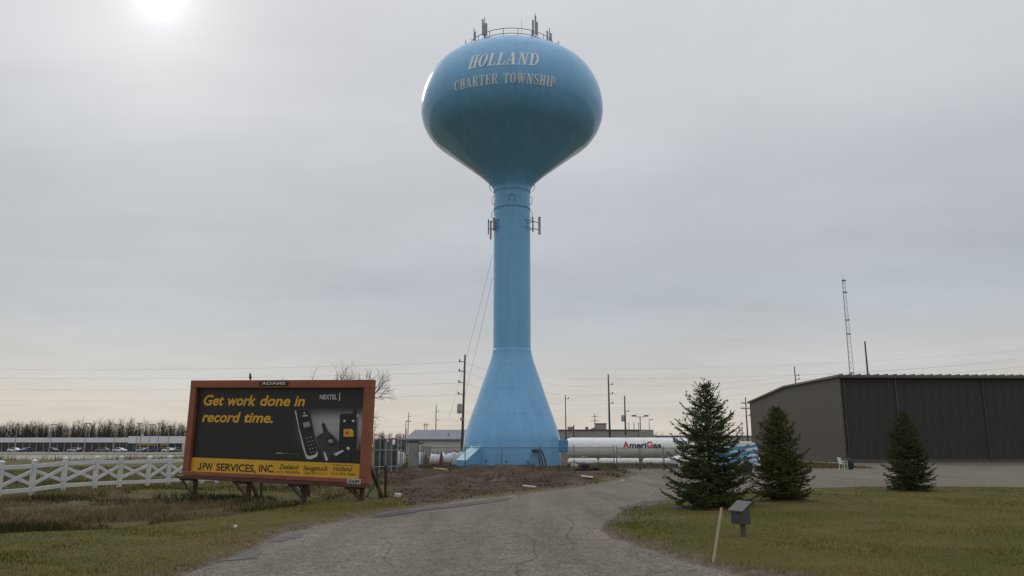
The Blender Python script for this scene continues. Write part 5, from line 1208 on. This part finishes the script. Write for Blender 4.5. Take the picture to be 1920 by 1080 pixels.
LAWN = [(.066, .090, .008), (.088, .102, .010), (.118, .112, .014), (.160, .132, .026), (.225, .172, .058)]
DRY = [(.046, .046, .018), (.078, .066, .028), (.13, .10, .050), (.185, .142, .078)]
blades('lawn_grass', 'short patchy olive lawn on the right between road and parking', (1, 34), (8.2, 34), 260000, (.018, .045), .0046, lambda X, Y: (sdist(ISLE, X, Y) < -.02) & (road_d(X, Y) > .16), LAWN, 1, 1.6)
blades('verge_grass', 'short yellow-green roadside grass in the left foreground', (-26, -2), (8.2, 42), 260000, (.018, .05), .005, lambda X, Y: (road_d(X, Y) > .22) & (X < -1) & (sdist(DIRT, X, Y) > -.2) & (sdist(WEED, X, Y) > -1.3 + .8 * fbm(X, Y, 1.1, 3, 5)), LAWN[1:] + [(.23, .178, .075), (.26, .20, .10)], 2, 1.6)
blades('tall_weeds', 'tall dead brown weeds in the ditch before the billboard', (-30, -5), (15, 34), 90000, (.08, .26), .0060, lambda X, Y: (sdist(WEED, X, Y) < -.7 + 1.6 * fbm(X, Y, 1.3, 3, 25)) & (fbm(X, Y, .9, 3, 5) > -.45), DRY, 3, .9, .8)
blades('field_grass', 'dull dead grass field behind the white fence and billboard', (-44, -6), (26, 70), 70000, (.05, .16), .0060, lambda X, Y: (sdist(DIRT, X, Y) > .1) & (sdist(WEED, X, Y) > 0) & (road_d(X, Y) > 1), DRY[1:] + [(.16, .125, .07)], 4)
blades('dirt_weeds', 'sparse dead weeds scattered over the churned dirt', (-9, 9), (20, 60), 34000, (.04, .16), .0060, lambda X, Y: (sdist(DIRT, X, Y) < 0) & (fbm(X, Y, 1.1, 3, 21) > .02) & (road_d(X, Y) > .5), DRY, 5, .9)
blades('yard_grass', 'rough dead grass under the tanks and around the tower foot', (-12, 34), (57, 110), 45000, (.06, .22), .0070, lambda X, Y: (road_d(X, Y) > .5) & (np.hypot(X, Y - 72) > 4.9), DRY + [(.09, .085, .03)], 6)
# clods and stones of the dirt, gravel of the road edge: too many and too small to count
def clods(name, label, n, xr, yr, size, test, pal, seed, m):
    rg = np.random.default_rng(seed); X = rg.uniform(*xr, n); Y = 1 / (1 / yr[0] + rg.random(n) * (1 / yr[1] - 1 / yr[0])); ok = test(X, Y); X, Y = X[ok], Y[ok]; n = len(X); Z = np.maximum(height(X, Y), np.where(road_d(X, Y) < 0, .0, -9)); s = size[0] * (size[1] / size[0]) ** (rg.random(n) ** 2.2)
    o8 = np.array([[1, 0, 0], [0, 1, 0], [-1, 0, 0], [0, -1, 0], [0, 0, .8], [0, 0, -.5]], float); fc = np.array([[0, 1, 4], [1, 2, 4], [2, 3, 4], [3, 0, 4], [1, 0, 5], [2, 1, 5], [3, 2, 5], [0, 3, 5]])
    a = rg.uniform(0, 6.28, n); P = o8[None] * rg.uniform(.6, 1.4, (n, 6, 1)) * s[:, None, None]; ca, sa = np.cos(a)[:, None], np.sin(a)[:, None]
    P = np.stack([P[..., 0] * ca - P[..., 1] * sa + X[:, None], P[..., 0] * sa + P[..., 1] * ca + Y[:, None], P[..., 2] + Z[:, None] + s[:, None] * .2], -1)
    c = np.array(pal)[rg.integers(0, len(pal), n)] * rg.uniform(.7, 1.25, (n, 1)); o = np_mesh(name, P.reshape(-1, 3), (fc[None] + 6 * np.arange(n)[:, None, None]).reshape(-1, 3), m, colors=np.repeat(c, 6, 0)); tag(o, label, 'clods', kind='stuff')
clods('dirt_clods', 'lumps and clods strewn over the churned dirt below the tower', 9000, (-9, 10), (22, 62), (.008, .07), lambda X, Y: (sdist(DIRT, X, Y) < .2) & (road_d(X, Y) > .15), [(.036, .025, .017), (.055, .04, .028), (.08, .06, .042), (.12, .10, .08)], 1, M['tint'])
clods('edge_gravel', 'loose gravel and crumbs along the asphalt edges', 22000, (-7, 14), (8.2, 34), (.005, .018), lambda X, Y: np.abs(road_d(X, Y) - .1) < .42, [(.16, .135, .10), (.22, .185, .14), (.12, .10, .075)], 2, M['tint'])

# pale gravel lot and scrub between the white fence and the showroom
lotm = mat('pale_gravel', (.27, .25, .215), .95, .2, .25)
o = MB().add([(-230, 112, .06), (-44, 108, .06), (-52, 168, .06), (-230, 172, .06)], [(0, 1, 2, 3)]).build('gravel_lot', lotm); tag(o, 'pale gravel lot far left behind the white fence', kind='structure')
o = MB().add([(-300, 186, .06), (-60, 184, .06), (-62, 214, .06), (-300, 216, .06)], [(0, 1, 2, 3)]).build('far_road', mat('far_tan_road', (.22, .19, .145), .95, .15, .2)); tag(o, 'tan strip of road before the showroom', kind='structure')
o = MB().add([(-260, 225, .06), (-85, 225, .06), (-85, 300, .06), (-260, 300, .06)], [(0, 1, 2, 3)]).build('dealer_lot', mat('dealer_asphalt', (.16, .155, .15), .9, .15, .2)); tag(o, 'grey asphalt lot of the car showroom', kind='structure')
blades('scrub_weeds', 'dark scrubby weeds along the near edge of the gravel lot', (-110, -30), (104, 122), 9000, (.25, .75), .0050, lambda X, Y: fbm(X, Y, .35, 3, 5) > .05, DRY, 9, .8)

blades('grass_tufts', 'ragged taller tufts of dead grass along the road edges and lawn', (-9, 16), (8.2, 34), 60000, (.05, .13), .0040, lambda X, Y: (road_d(X, Y) > .12) & (road_d(X, Y) < .9 + .8 * fbm(X, Y, 1.4, 2, 30)) & (fbm(X, Y, 2.6, 3, 31) > .10) & (sdist(DIRT, X, Y) > -.6), LAWN[2:] + DRY[2:], 12, 1.0)

# needle litter and bare earth under the spruces
litm = mat('needle_litter', (.050, .036, .020), .95, .35, 5, bump=.6, bscale=30)
for (px, py), r_, l_ in (((1334, 955), 1.05, 'brown needle litter under the tallest spruce'), ((1468, 946), .95, 'brown needle litter under the smaller olive spruce'), ((1708, 922), .85, 'brown needle litter under the right edge spruce')):
    x, y = gr(px, py, .1); rn = random.Random(px); n = 40; vs = [(x, y, hz(x, y) + .05)]
    for k in range(n):
        a = 2 * math.pi * k / n; q = r_ * (1 + rn.uniform(-.16, .16)); vs.append((x + q * math.cos(a), y + q * math.sin(a), hz(x + q * math.cos(a), y + q * math.sin(a)) + .008))
    o = MB().add(vs, [(0, k + 1, (k + 1) % n + 1) for k in range(n)]).build('needle_litter', litm); tag(o, l_, 'litter', kind='stuff')
